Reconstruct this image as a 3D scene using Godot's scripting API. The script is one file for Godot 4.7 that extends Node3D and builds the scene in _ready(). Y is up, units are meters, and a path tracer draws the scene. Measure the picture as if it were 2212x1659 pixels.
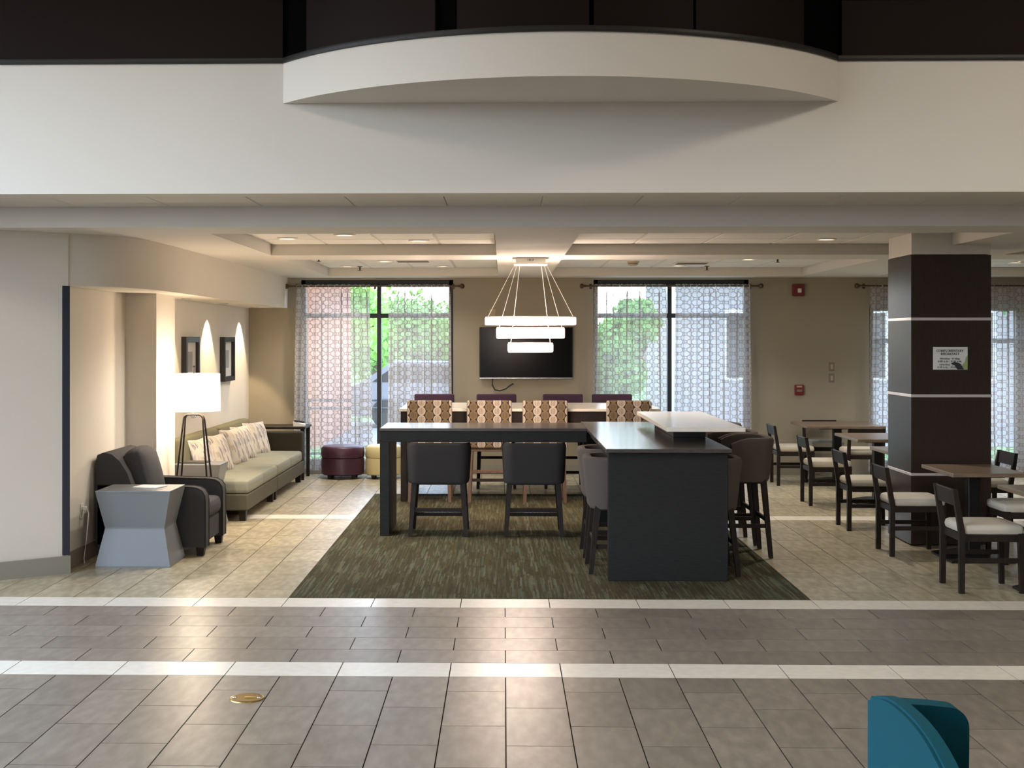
extends Node3D
# Hotel lobby looking into a lounge and breakfast area. Depth d is measured from the camera, so z = -d.

const F := 2860.0
var M := {}
var used_names := {}

# ---------------------------------------------------------------- mesh builder
class MB:
	var v := PackedVector3Array()
	var uv := PackedVector2Array()
	var xf := Transform3D.IDENTITY

	func tri(a: Vector3, b: Vector3, c: Vector3, hint := Vector3.ZERO, ua := Vector2.ZERO, ub := Vector2.ZERO, uc := Vector2.ZERO) -> void:
		var g := (b - a).cross(c - a)
		if g.length_squared() < 1e-16:
			return
		if hint != Vector3.ZERO and g.dot(hint) > 0.0:
			v.append(xf * a); v.append(xf * c); v.append(xf * b)
			uv.append(ua); uv.append(uc); uv.append(ub)
		else:
			v.append(xf * a); v.append(xf * b); v.append(xf * c)
			uv.append(ua); uv.append(ub); uv.append(uc)

	func quad(a: Vector3, b: Vector3, c: Vector3, d: Vector3, hint := Vector3.ZERO, u := Rect2(0, 0, 1, 1)) -> void:
		var p := u.position
		var e := u.end
		tri(a, b, c, hint, p, Vector2(e.x, p.y), e)
		tri(a, c, d, hint, p, e, Vector2(p.x, e.y))

	func box(c: Vector3, s: Vector3, b := 0.0) -> void:
		var h := s * 0.5
		b = minf(b, minf(h.x, minf(h.y, h.z)) * 0.95)
		for ax in 3:
			var i := (ax + 1) % 3
			var j := (ax + 2) % 3
			for sg in [-1.0, 1.0]:
				var n := Vector3.ZERO
				n[ax] = sg
				var q := []
				for k in [[-1, -1], [1, -1], [1, 1], [-1, 1]]:
					var p := Vector3.ZERO
					p[ax] = sg * h[ax]
					p[i] = k[0] * (h[i] - b)
					p[j] = k[1] * (h[j] - b)
					q.append(c + p)
				quad(q[0], q[1], q[2], q[3], n)
			if b <= 0.0:
				continue
			for si in [-1.0, 1.0]:
				for sj in [-1.0, 1.0]:
					var n2 := Vector3.ZERO
					n2[i] = si
					n2[j] = sj
					var e := []
					for k in [[-1, 0], [1, 0], [1, 1], [-1, 1]]:
						var p := Vector3.ZERO
						p[ax] = k[0] * (h[ax] - b)
						p[i] = si * (h[i] - (b if k[1] else 0.0))
						p[j] = sj * (h[j] - (0.0 if k[1] else b))
						e.append(c + p)
					quad(e[0], e[1], e[2], e[3], n2)
		if b > 0.0:
			for sx in [-1.0, 1.0]:
				for sy in [-1.0, 1.0]:
					for sz in [-1.0, 1.0]:
						var o := Vector3(sx, sy, sz)
						tri(c + Vector3(sx * h.x, sy * (h.y - b), sz * (h.z - b)), c + Vector3(sx * (h.x - b), sy * h.y, sz * (h.z - b)), c + Vector3(sx * (h.x - b), sy * (h.y - b), sz * h.z), o)

	func span(x0: float, x1: float, y0: float, y1: float, d0: float, d1: float, b := 0.0) -> void:
		box(Vector3((x0 + x1) / 2, (y0 + y1) / 2, -(d0 + d1) / 2), Vector3(absf(x1 - x0), absf(y1 - y0), absf(d1 - d0)), b)

	func cushion(c: Vector3, s: Vector3, r: float, puff := Vector3.ZERO, taper := 0.0) -> void:
		var h := s * 0.5
		r = minf(r, minf(h.x, minf(h.y, h.z)) * 0.98)
		var ls := []
		for ax in 3:
			var l := [-h[ax], -h[ax] + 0.3 * r, -h[ax] + r]
			for k in range(1, 5):
				l.append((-h[ax] + r) + (2.0 * (h[ax] - r)) * k / 5.0)
			l.append_array([h[ax] - r, h[ax] - 0.3 * r, h[ax]])
			ls.append(l)
		var f := func(q: Vector3, ax: int) -> Vector3:
			var inn := Vector3(clampf(q.x, -h.x + r, h.x - r), clampf(q.y, -h.y + r, h.y - r), clampf(q.z, -h.z + r, h.z - r))
			var o := inn + (q - inn).normalized() * r
			for a in 3:
				var i := (a + 1) % 3
				var j := (a + 2) % 3
				var w := (1.0 - pow(absf(o[i] / h[i]), 2.0)) * (1.0 - pow(absf(o[j] / h[j]), 2.0))
				o[a] += signf(o[a]) * puff[a] * w * absf(o[a] / h[a])
			if taper != 0.0:
				o.x *= 1.0 + taper * (o.y / h.y)
			return c + o
		for ax in 3:
			var i := (ax + 1) % 3
			var j := (ax + 2) % 3
			for sg in [-1.0, 1.0]:
				var n := Vector3.ZERO
				n[ax] = sg
				for a in ls[i].size() - 1:
					for b in ls[j].size() - 1:
						var q := []
						for k in [[0, 0], [1, 0], [1, 1], [0, 1]]:
							var p := Vector3.ZERO
							p[ax] = sg * h[ax]
							p[i] = ls[i][a + k[0]]
							p[j] = ls[j][b + k[1]]
							q.append(f.call(p, ax))
						var mid: Vector3 = (q[0] + q[2]) / 2.0 - c
						quad(q[0], q[1], q[2], q[3], n * 0.3 + (mid / h).normalized())

	func lathe(profile: Array, seg := 24, c := Vector3.ZERO) -> void:
		for k in profile.size() - 1:
			var a: Vector2 = profile[k]
			var b: Vector2 = profile[k + 1]
			var out := Vector2(b.y - a.y, a.x - b.x)
			for i in seg:
				var t0 := TAU * i / seg
				var t1 := TAU * (i + 1) / seg
				var tm := (t0 + t1) / 2
				var d0 := Vector3(cos(t0), 0, sin(t0))
				var d1 := Vector3(cos(t1), 0, sin(t1))
				quad(c + d0 * a.x + Vector3.UP * a.y, c + d1 * a.x + Vector3.UP * a.y, c + d1 * b.x + Vector3.UP * b.y, c + d0 * b.x + Vector3.UP * b.y, Vector3(cos(tm) * out.x, out.y, sin(tm) * out.x))

	func tube(path: Array, r: float, seg := 8, caps := true) -> void:
		var rings := []
		for k in path.size():
			var t: Vector3 = (path[mini(k + 1, path.size() - 1)] - path[maxi(k - 1, 0)]).normalized()
			var s := t.cross(Vector3.UP if absf(t.y) < 0.9 else Vector3.RIGHT).normalized()
			var w := s.cross(t).normalized()
			var ring := []
			for i in seg:
				var a := TAU * i / seg
				ring.append(path[k] + (s * cos(a) + w * sin(a)) * r)
			rings.append(ring)
		for k in path.size() - 1:
			# keep rings from twisting where the helper axis changes
			var off := 0
			var best := 1e9
			for o in seg:
				var dd: float = (rings[k][0] - rings[k + 1][o]).length()
				if dd < best:
					best = dd
					off = o
			if off != 0:
				var nr := []
				for i in seg:
					nr.append(rings[k + 1][(i + off) % seg])
				rings[k + 1] = nr
			var m: Vector3 = (path[k] + path[k + 1]) / 2
			for i in seg:
				var j := (i + 1) % seg
				var mid: Vector3 = (rings[k][i] + rings[k + 1][j]) / 2
				quad(rings[k][i], rings[k][j], rings[k + 1][j], rings[k + 1][i], mid - m)
		if caps:
			for e in [[0, path[0] - path[1]], [path.size() - 1, path[path.size() - 1] - path[path.size() - 2]]]:
				for i in range(1, seg - 1):
					tri(rings[e[0]][0], rings[e[0]][i], rings[e[0]][i + 1], e[1])

	func leg(a: Vector3, b: Vector3, wa: float, wb: float) -> void:
		var p := []
		for e in [[a, wa], [b, wb]]:
			for k in [[-1, -1], [1, -1], [1, 1], [-1, 1]]:
				p.append(e[0] + Vector3(k[0], 0, k[1]) * e[1] * 0.5)
		var m := (a + b) / 2
		for i in 4:
			var j := (i + 1) % 4
			quad(p[i], p[j], p[4 + j], p[4 + i], (p[i] + p[j] + p[4 + i] + p[4 + j]) / 4.0 - m)
		quad(p[0], p[1], p[2], p[3], a - b)
		quad(p[4], p[5], p[6], p[7], b - a)

	# polygon in (x, d) raised from y0 to y1
	func prism(poly: PackedVector2Array, y0: float, y1: float) -> void:
		var area := 0.0
		for i in poly.size():
			var j := (i + 1) % poly.size()
			area += poly[i].x * poly[j].y - poly[j].x * poly[i].y
		for i in poly.size():
			var a := poly[i]
			var b := poly[(i + 1) % poly.size()]
			var o := Vector2(b.y - a.y, a.x - b.x) * signf(area)
			quad(Vector3(a.x, y0, -a.y), Vector3(b.x, y0, -b.y), Vector3(b.x, y1, -b.y), Vector3(a.x, y1, -a.y), Vector3(o.x, 0, -o.y))
		var t := Geometry2D.triangulate_polygon(poly)
		for k in range(0, t.size(), 3):
			for e in [[y0, Vector3.DOWN], [y1, Vector3.UP]]:
				tri(Vector3(poly[t[k]].x, e[0], -poly[t[k]].y), Vector3(poly[t[k + 1]].x, e[0], -poly[t[k + 1]].y), Vector3(poly[t[k + 2]].x, e[0], -poly[t[k + 2]].y), e[1])

	# polygon in (x, y) pushed from z0 to z1
	func plate(poly: PackedVector2Array, z0: float, z1: float) -> void:
		var keep := xf
		xf = xf * Transform3D(Basis(Vector3.RIGHT, Vector3(0, 0, 1), Vector3(0, -1, 0)), Vector3.ZERO)
		prism(poly, z0, z1)
		xf = keep

	# profile (offset along nrm, height) swept along a plan path
	func sweep(path: Array, nrm: Array, profile: Array, drop := PackedFloat32Array()) -> void:
		var np := profile.size()
		var cen := Vector2.ZERO
		for q in profile:
			cen += q / np
		var pt := func(k: int, i: int) -> Vector3:
			var q: Vector2 = profile[i % np]
			var y := q.y
			if drop.size() and q.y > cen.y:
				y -= drop[k]
			return path[k] + nrm[k] * q.x + Vector3.UP * y
		for k in path.size() - 1:
			for i in np:
				var a: Vector3 = pt.call(k, i)
				var b: Vector3 = pt.call(k, i + 1)
				var c: Vector3 = pt.call(k + 1, i + 1)
				var d: Vector3 = pt.call(k + 1, i)
				var m: Vector2 = (profile[i] + profile[(i + 1) % np]) / 2.0 - cen
				quad(a, b, c, d, nrm[k] * m.x * 3.0 + Vector3.UP * m.y)
		for e in [0, path.size() - 1]:
			var dir: Vector3 = path[0] - path[1] if e == 0 else path[e] - path[e - 1]
			for i in range(1, np - 1):
				tri(pt.call(e, 0), pt.call(e, i), pt.call(e, i + 1), dir)

	func mesh(angle := 38.0) -> ArrayMesh:
		var n := PackedVector3Array()
		n.resize(v.size())
		var at := {}
		var cs := cos(deg_to_rad(angle))
		var fn := PackedVector3Array()
		fn.resize(v.size() / 3)
		for t in v.size() / 3:
			var g := (v[t * 3 + 2] - v[t * 3]).cross(v[t * 3 + 1] - v[t * 3])
			fn[t] = g
			for k in 3:
				var key := Vector3i((v[t * 3 + k] * 20000.0).round())
				if not at.has(key):
					at[key] = PackedInt32Array()
				at[key].append(t)
		for t in v.size() / 3:
			var own := fn[t].normalized()
			for k in 3:
				var s := Vector3.ZERO
				for o in at[Vector3i((v[t * 3 + k] * 20000.0).round())]:
					if fn[o].normalized().dot(own) > cs:
						s += fn[o]
				n[t * 3 + k] = s.normalized()
		var a := []
		a.resize(Mesh.ARRAY_MAX)
		a[Mesh.ARRAY_VERTEX] = v
		a[Mesh.ARRAY_NORMAL] = n
		a[Mesh.ARRAY_TEX_UV] = uv
		var m := ArrayMesh.new()
		m.add_surface_from_arrays(Mesh.PRIMITIVE_TRIANGLES, a)
		return m

# ---------------------------------------------------------------- scene helpers
func numbered(called: String) -> String:
	if not used_names.has(called):
		used_names[called] = 0
		return called
	used_names[called] += 1
	return "%s_%03d" % [called, used_names[called]]

func tag(o: Node, label: String, category: String, group := "") -> void:
	o.set_meta("label", label)
	o.set_meta("category", category)
	if group:
		o.set_meta("group", group)

func thing(called: String, label: String, category: String, at := Vector3.ZERO, turn := 0.0, group := "") -> Node3D:
	var o := Node3D.new()
	o.name = numbered(called)
	add_child(o)
	o.position = at
	o.rotation.y = turn
	tag(o, label, category, group)
	return o

func inst(called: String, mesh: Mesh, m: Material, parent: Node, at := Vector3.ZERO) -> MeshInstance3D:
	var o := MeshInstance3D.new()
	o.name = numbered(called) if parent == self else called
	o.mesh = mesh
	o.material_override = m
	o.position = at
	parent.add_child(o, true)
	return o

func part(called: String, mb: MB, m: Material, parent: Node, angle := 38.0) -> MeshInstance3D:
	return inst(called, mb.mesh(angle), m, parent)

func struct(called: String, mb: MB, m: Material, label := "") -> MeshInstance3D:
	var o := part(called, mb, m, self)
	o.set_meta("kind", "structure")
	if label:
		o.set_meta("label", label)
	return o

func copy(o: Node3D, label: String, at: Vector3, turn := 0.0) -> Node3D:
	var c: Node3D = o.duplicate()
	c.name = numbered(RegEx.create_from_string("_[0-9]{3}$").sub(o.name, ""))
	add_child(c)
	c.position = at
	c.rotation.y = turn
	if label:
		c.set_meta("label", label)
	return c

func V(x: float, y: float, d: float) -> Vector3:
	return Vector3(x, y, -d)

# ---------------------------------------------------------------- materials
func mat(name_: String, c: Color, rough := 0.8, metal := 0.0, spec := 0.5) -> StandardMaterial3D:
	var m := StandardMaterial3D.new()
	m.resource_name = name_
	m.albedo_color = c
	m.roughness = rough
	m.metallic = metal
	m.metallic_specular = spec
	M[name_] = m
	return m

func rgb(r: float, g: float, b: float) -> Color:
	return Color(r / 255.0, g / 255.0, b / 255.0)

func noise_tex(seed_: int, freq: float, lo: Color, hi: Color, octaves := 4, size := 512, normal := false, strength := 4.0) -> NoiseTexture2D:
	var n := FastNoiseLite.new()
	n.seed = seed_
	n.frequency = freq
	n.noise_type = FastNoiseLite.TYPE_SIMPLEX_SMOOTH
	n.fractal_octaves = octaves
	var t := NoiseTexture2D.new()
	t.width = size
	t.height = size
	t.seamless = true
	t.noise = n
	if normal:
		t.as_normal_map = true
		t.bump_strength = strength
	else:
		var g := Gradient.new()
		g.set_color(0, lo)
		g.set_color(1, hi)
		t.color_ramp = g
	return t

func tri_tex(m: StandardMaterial3D, t: Texture2D, scale: Vector3, world := true) -> StandardMaterial3D:
	m.albedo_texture = t
	m.uv1_triplanar = true
	m.uv1_world_triplanar = world
	m.uv1_scale = scale
	m.uv1_triplanar_sharpness = 8.0
	return m

func weave(m: StandardMaterial3D, scale: float, strength := 0.5) -> StandardMaterial3D:
	m.normal_enabled = true
	m.normal_texture = M.weave_normal
	m.normal_scale = strength
	m.uv1_triplanar = true
	m.uv1_scale = Vector3.ONE * scale
	return m

func glow(name_: String, c: Color, energy: float) -> StandardMaterial3D:
	var m := mat(name_, c, 0.6)
	m.emission_enabled = true
	m.emission = c
	m.emission_energy_multiplier = energy
	return m

func carpet_image() -> ImageTexture:
	var w := 512
	var im := Image.create(w, w, false, Image.FORMAT_RGB8)
	var rng := RandomNumberGenerator.new()
	rng.seed = 11
	im.fill(rgb(70, 65, 47))
	var pal := [rgb(58, 54, 38), rgb(78, 72, 52), rgb(88, 90, 70), rgb(72, 64, 46), rgb(64, 61, 43), rgb(96, 98, 80), rgb(62, 57, 41), rgb(80, 88, 74)]
	var patch := FastNoiseLite.new()
	patch.seed = 5
	patch.frequency = 0.008
	for k in 4200:
		var x := rng.randi_range(0, w - 1)
		var y := rng.randi_range(0, w - 1)
		var l := rng.randi_range(40, 130)
		var t := rng.randi_range(2, 5)
		var bias := patch.get_noise_2d(x, y)
		var c: Color = pal[rng.randi_range(0, 7)]
		if bias < 0.0 and c.g > 0.3 and rng.randf() < 0.8:
			c = pal[0]
		for dx in t:
			var o := rng.randi_range(0, 10)
			for dy in l:
				var q := Vector2i((x + dx) % w, (y + dy + o) % w)
				im.set_pixelv(q, im.get_pixelv(q).lerp(c, 0.7))
	return ImageTexture.create_from_image(im)

func curtain_image() -> ImageTexture:
	var w := 128
	var im := Image.create(w, w, false, Image.FORMAT_RGBA8)
	for y in w:
		for x in w:
			var p := Vector2(x + 0.5, y + 0.5) / w
			var line := 0.0
			for c in [Vector2(0, 0), Vector2(1, 0), Vector2(0, 1), Vector2(1, 1), Vector2(0.5, 0.5)]:
				var d: float = (p - c).length()
				line = maxf(line, clampf(1.0 - absf(d - 0.36) / 0.06, 0.0, 1.0))
			line = smoothstep(0.0, 0.6, line)
			var c2 := rgb(206, 201, 198).lerp(rgb(150, 138, 128), line)
			c2.a = lerpf(0.62, 0.87, line)
			im.set_pixel(x, y, c2)
	return ImageTexture.create_from_image(im)

func circle_image() -> ImageTexture:
	# columns of overlapping discs, tan and pale by turns, on dark brown
	var w := 256
	var im := Image.create(w, w, false, Image.FORMAT_RGB8)
	for y in w:
		for x in w:
			var p := Vector2(x + 0.5, y + 0.5) / w
			var col := rgb(38, 27, 20)
			for k in 3:
				for j in 4:
					var c := Vector2(0.5 * k, 0.5 * j - (0.25 if k % 2 else 0.0) - 0.25)
					var q := (p - c) / Vector2(0.25, 0.25)
					var d := q.length()
					if d < 1.04:
						var pale := k % 2 == 1
						var a := rgb(176, 160, 142) if pale else rgb(112, 92, 66)
						var b := rgb(140, 124, 108) if pale else rgb(92, 74, 52)
						col = a if d > 0.74 else b
						if d <= 0.74 and absf(fposmod(q.x * 2.6, 1.0) - 0.5) < 0.2:
							col = a
			im.set_pixel(x, y, col)
	return ImageTexture.create_from_image(im)

func brush_image() -> ImageTexture:
	var w := 256
	var im := Image.create(w, w, false, Image.FORMAT_RGB8)
	im.fill(rgb(192, 183, 170))
	var rng := RandomNumberGenerator.new()
	rng.seed = 77
	for k in 60:
		var x := rng.randi_range(0, w - 1)
		var y := rng.randi_range(0, w - 1)
		var l := rng.randi_range(30, 90)
		var t := rng.randi_range(8, 20)
		var c: Color = [rgb(128, 120, 126), rgb(152, 145, 146), rgb(176, 162, 134), rgb(98, 93, 100)][rng.randi_range(0, 3)]
		for dy in l:
			var ww := int(t * sin(PI * dy / l)) + 1
			for dx in ww:
				if rng.randf() < 0.8:
					var q := Vector2i((x + dx + int(dy * 0.15)) % w, (y + dy) % w)
					im.set_pixelv(q, im.get_pixelv(q).lerp(c, 0.8))
	return ImageTexture.create_from_image(im)

func materials() -> void:
	M.weave_normal = noise_tex(3, 0.12, Color.BLACK, Color.WHITE, 2, 256, true, 6.0)
	mat("paint_white", rgb(214, 208, 196), 0.75)
	mat("paint_ceiling", rgb(212, 206, 196), 0.8)
	mat("paint_lounge", rgb(218, 209, 195), 0.75)
	mat("paint_tan", rgb(152, 142, 123), 0.8)
	mat("paint_lobby", rgb(196, 188, 174), 0.8)
	mat("guard_dark", rgb(40, 44, 54), 0.5)
	mat("stone_base", rgb(142, 136, 124), 0.5)
	mat("tee_white", rgb(196, 190, 178), 0.6)
	tri_tex(mat("ceiling_tile", Color.WHITE, 0.9), noise_tex(9, 0.2, rgb(218, 213, 204), rgb(232, 228, 220), 2), Vector3.ONE * 2.0)
	var g1 := noise_tex(21, 0.012, rgb(116, 106, 94), rgb(144, 133, 119), 5)
	var t1 := noise_tex(22, 0.016, rgb(144, 132, 104), rgb(198, 187, 160), 5)
	for k in 3:
		var f: float = [1.0, 0.93, 0.97][k]
		tri_tex(mat("tile_grey_%d" % k, Color(f, f, f), 0.34, 0.0, 0.45), g1, Vector3(1.9, 1.1, 0.8 - 0.1 * k)).uv1_offset = Vector3(0.37 * k, 0, 0.21 * k)
		tri_tex(mat("tile_tan_%d" % k, Color(f, f, f), 0.3, 0.0, 0.5), t1, Vector3(1.6, 0.8, 0.7 - 0.1 * k)).uv1_offset = Vector3(0.31 * k, 0, 0.17 * k)
	tri_tex(mat("tile_white", Color.WHITE, 0.3), noise_tex(24, 0.02, rgb(216, 206, 188), rgb(230, 222, 206), 3), Vector3.ONE)
	mat("grout", rgb(46, 42, 37), 0.95, 0.0, 0.2)
	tri_tex(mat("carpet", Color.WHITE, 0.97, 0.0, 0.2), carpet_image(), Vector3(0.55, 0.55, 0.5))
	var wd := noise_tex(31, 0.02, rgb(30, 24, 20), rgb(48, 39, 33), 4)
	tri_tex(mat("wood_dark", Color.WHITE, 0.5, 0.0, 0.3), wd, Vector3(6, 0.8, 6), false)
	tri_tex(mat("wood_top", Color.WHITE, 0.32), noise_tex(33, 0.02, rgb(96, 80, 64), rgb(132, 114, 94), 4), Vector3(0.8, 6, 6), false)
	tri_tex(mat("wood_warm", Color.WHITE, 0.45), noise_tex(34, 0.02, rgb(84, 62, 48), rgb(112, 86, 68), 4), Vector3(6, 0.8, 6), false)
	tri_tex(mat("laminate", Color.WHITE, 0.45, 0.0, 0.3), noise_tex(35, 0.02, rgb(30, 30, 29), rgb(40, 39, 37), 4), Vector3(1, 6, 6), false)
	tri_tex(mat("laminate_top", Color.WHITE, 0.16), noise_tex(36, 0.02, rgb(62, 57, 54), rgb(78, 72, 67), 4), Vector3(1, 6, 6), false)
	mat("quartz_white", rgb(226, 216, 200), 0.22)
	tri_tex(mat("column_wood", Color.WHITE, 0.33, 0.0, 0.5), noise_tex(37, 0.02, rgb(40, 28, 23), rgb(52, 38, 31), 4), Vector3(5, 0.7, 5), false)
	mat("trim_metal", rgb(214, 206, 202), 0.35, 0.3)
	weave(mat("fabric_charcoal", rgb(54, 51, 50), 0.92, 0.0, 0.3), 14.0)
	weave(mat("fabric_stool", rgb(84, 75, 69), 0.9, 0.0, 0.3), 14.0)
	weave(mat("fabric_plum", rgb(70, 50, 66), 0.85, 0.0, 0.3), 14.0)
	weave(mat("fabric_seat", rgb(188, 180, 164), 0.9, 0.0, 0.3), 12.0)
	weave(mat("fabric_sofa", rgb(132, 132, 118), 0.92, 0.0, 0.3), 10.0)
	weave(mat("fabric_sofa_base", rgb(84, 80, 66), 0.92, 0.0, 0.3), 10.0)
	weave(mat("fabric_sofa_back", rgb(112, 108, 86), 0.92, 0.0, 0.3), 10.0)
	weave(mat("fabric_arm_dark", rgb(52, 48, 38), 0.92, 0.0, 0.3), 10.0)
	weave(mat("fabric_armchair", rgb(64, 63, 64), 0.9, 0.0, 0.3), 10.0)
	weave(mat("fabric_teal", rgb(4, 69, 81), 0.85, 0.0, 0.3), 12.0)
	tri_tex(mat("fabric_circles", Color.WHITE, 0.9), circle_image(), Vector3(5.7, 5.4, 5.7), false)
	tri_tex(mat("fabric_brush", Color.WHITE, 0.92), brush_image(), Vector3(2.2, 2.2, 2.2), false)
	mat("leather_plum", rgb(66, 34, 52), 0.38)
	mat("leather_cream", rgb(204, 190, 142), 0.4)
	mat("piping", rgb(150, 144, 132), 0.8)
	mat("lacquer_grey", rgb(112, 113, 113), 0.34)
	mat("metal_black", rgb(24, 22, 22), 0.4, 0.4)
	mat("metal_bronze", rgb(92, 74, 58), 0.35, 0.8)
	mat("metal_brass", rgb(166, 140, 84), 0.28, 0.9)
	mat("metal_chrome", rgb(200, 200, 200), 0.2, 0.9)
	mat("plastic_white", rgb(222, 218, 210), 0.5)
	mat("plastic_beige", rgb(176, 160, 132), 0.5)
	mat("plastic_red", rgb(112, 28, 34), 0.45)
	mat("plastic_grey", rgb(120, 114, 104), 0.5)
	mat("black_rubber", rgb(18, 18, 18), 0.6)
	mat("screen_black", rgb(7, 8, 10), 0.2, 0.0, 0.2)
	mat("frame_black", rgb(20, 20, 22), 0.45)
	mat("window_black", rgb(18, 19, 20), 0.5)
	mat("mat_board", rgb(206, 202, 196), 0.8)
	mat("print_grey", rgb(150, 148, 144), 0.8)
	mat("print_dark", rgb(48, 50, 48), 0.7)
	mat("sign_green", rgb(158, 172, 112), 0.7)  # flat green of the patch on the breakfast sign
	mat("paper_white", rgb(224, 222, 216), 0.7)
	mat("panel_dark", rgb(30, 22, 19), 0.6, 0.0, 0.2)
	mat("panel_gap", rgb(7, 6, 6), 0.8, 0.0, 0.1)
	mat("rail_cap", rgb(36, 34, 31), 0.45, 0.0, 0.35)
	var gl := mat("glass", Color(0.92, 0.96, 0.97, 0.06), 0.02)
	gl.transparency = BaseMaterial3D.TRANSPARENCY_ALPHA
	var cu := mat("curtain", Color.WHITE, 0.9)
	cu.albedo_texture = curtain_image()
	cu.transparency = BaseMaterial3D.TRANSPARENCY_ALPHA
	cu.backlight_enabled = true
	cu.backlight = Color(0.7, 0.7, 0.7)
	cu.cull_mode = BaseMaterial3D.CULL_DISABLED
	glow("lens_glow", rgb(255, 236, 206), 2.6)
	glow("ring_glow", rgb(255, 232, 218), 2.4)
	glow("shade_glow", rgb(255, 240, 222), 1.0)
	glow("panel_glow", rgb(255, 244, 228), 3.0)
	# outdoors
	mat("asphalt", rgb(120, 118, 114), 0.9)
	mat("paving", rgb(186, 178, 168), 0.85)
	tri_tex(mat("brick", Color.WHITE, 0.9), noise_tex(41, 0.05, rgb(160, 102, 78), rgb(190, 130, 102), 3), Vector3.ONE * 0.6)
	mat("stucco", rgb(150, 145, 142), 0.9)
	mat("bark", rgb(92, 76, 60), 0.95)
	var lf := mat("leaf", rgb(104, 150, 62), 0.7)
	lf.backlight_enabled = true
	lf.backlight = rgb(150, 190, 80)
	var lf2 := mat("leaf_cool", rgb(86, 138, 84), 0.7)
	lf2.backlight_enabled = true
	lf2.backlight = rgb(110, 170, 100)
	mat("grass", rgb(98, 134, 66), 0.95)
	mat("car_paint", rgb(120, 124, 130), 0.35)
	mat("car_glass", rgb(24, 30, 36), 0.1)

# ---------------------------------------------------------------- lights helpers
func spot(parent: Node, at: Vector3, towards: Vector3, energy: float, angle: float, c: Color, size := 0.05, soft := 0.6) -> void:
	var l := SpotLight3D.new()
	l.name = "lamp_spot"
	l.light_energy = energy
	l.light_color = c
	l.spot_range = 20.0
	l.spot_angle = angle
	l.spot_angle_attenuation = soft
	l.light_size = size
	l.shadow_enabled = true
	parent.add_child(l, true)
	l.position = at
	l.basis = Basis.looking_at(towards, Vector3.RIGHT if absf(towards.normalized().y) > 0.9 else Vector3.UP)

func omni(parent: Node, at: Vector3, energy: float, c: Color, size := 0.02) -> void:
	var l := OmniLight3D.new()
	l.name = "lamp_bulb"
	l.light_energy = energy
	l.light_color = c
	l.omni_range = 25.0
	l.omni_attenuation = 2.0
	l.light_size = size
	l.shadow_enabled = true
	parent.add_child(l, true)
	l.position = at

# ---------------------------------------------------------------- build
func _ready() -> void:
	# camera: level, shifted lens, turned a little to the left
	var cam := Camera3D.new()
	cam.name = "camera"
	cam.projection = Camera3D.PROJECTION_FRUSTUM
	cam.near = 0.1
	cam.far = 300.0
	cam.keep_aspect = Camera3D.KEEP_HEIGHT
	cam.size = 0.1 * 1659.0 / F
	var ppx := 1088.0 - F * 0.022
	cam.frustum_offset = Vector2((1106.0 - ppx) / F, (732.0 - 829.5) / F) * 0.1
	cam.position = Vector3(0, 1.825, 0)
	cam.rotation.y = atan(0.022)
	add_child(cam)
	cam.current = true
	# sky: bright overcast
	var sky := ProceduralSkyMaterial.new()
	sky.sky_top_color = rgb(166, 195, 230)
	sky.sky_horizon_color = rgb(232, 238, 244)
	sky.ground_horizon_color = rgb(200, 198, 192)
	sky.ground_bottom_color = rgb(150, 146, 138)
	sky.sky_energy_multiplier = 3.1
	sky.ground_energy_multiplier = 1.2
	var env := Environment.new()
	env.background_mode = Environment.BG_SKY
	env.sky = Sky.new()
	env.sky.sky_material = sky
	env.tonemap_mode = Environment.TONE_MAPPER_LINEAR
	env.tonemap_exposure = 1.18
	env.sdfgi_enabled = true
	env.ssao_enabled = true
	env.ssil_enabled = true
	var we := WorldEnvironment.new()
	we.name = "world_environment"
	we.environment = env
	add_child(we)
	materials()
	lobby_lights()
	shell()
	floors()
	ceilings()
	balcony()
	windows()
	tables()
	seating()
	dining()
	lounge()
	fixtures()
	foreground()
	outdoors()

func lobby_lights() -> void:
	# lit panels in the high lobby ceiling
	var k := 0
	for p in [[-3.1, 4.6, 7.0, "beside the side window"], [4.3, 5.4, 9.4, "nearest the dark gallery panels"], [0.4, 2.4, 3.4, "over the middle of the lobby"], [-3.0, -0.5, 3.4, "over the glazed entrance"], [3.4, -0.5, 3.4, "beside the solid entrance wall"]]:
		var t := thing("ceiling_panel_light", "square lit panel in the high lobby ceiling " + p[3], "ceiling light", V(p[0], 5.19, p[1]), 0.0, "lit panels of the lobby ceiling")
		var mb := MB.new()
		mb.box(Vector3(0, -0.02, 0), Vector3(1.3, 0.05, 1.3), 0.01)
		part("frame", mb, M.plastic_white, t)
		mb = MB.new()
		mb.box(Vector3(0, -0.05, 0), Vector3(1.2, 0.012, 1.2), 0.0)
		part("diffuser", mb, M.panel_glow, t)
		var l := AreaLight3D.new()
		l.name = "lamp_area"
		l.area_size = Vector2(1.2, 1.2)
		l.area_range = 30.0
		l.light_energy = p[2]
		l.light_color = rgb(255, 243, 228)
		l.shadow_enabled = true
		t.add_child(l, true)
		l.position = Vector3(0, -0.07, 0)
		l.rotation.x = -PI / 2
		k += 1

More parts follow.
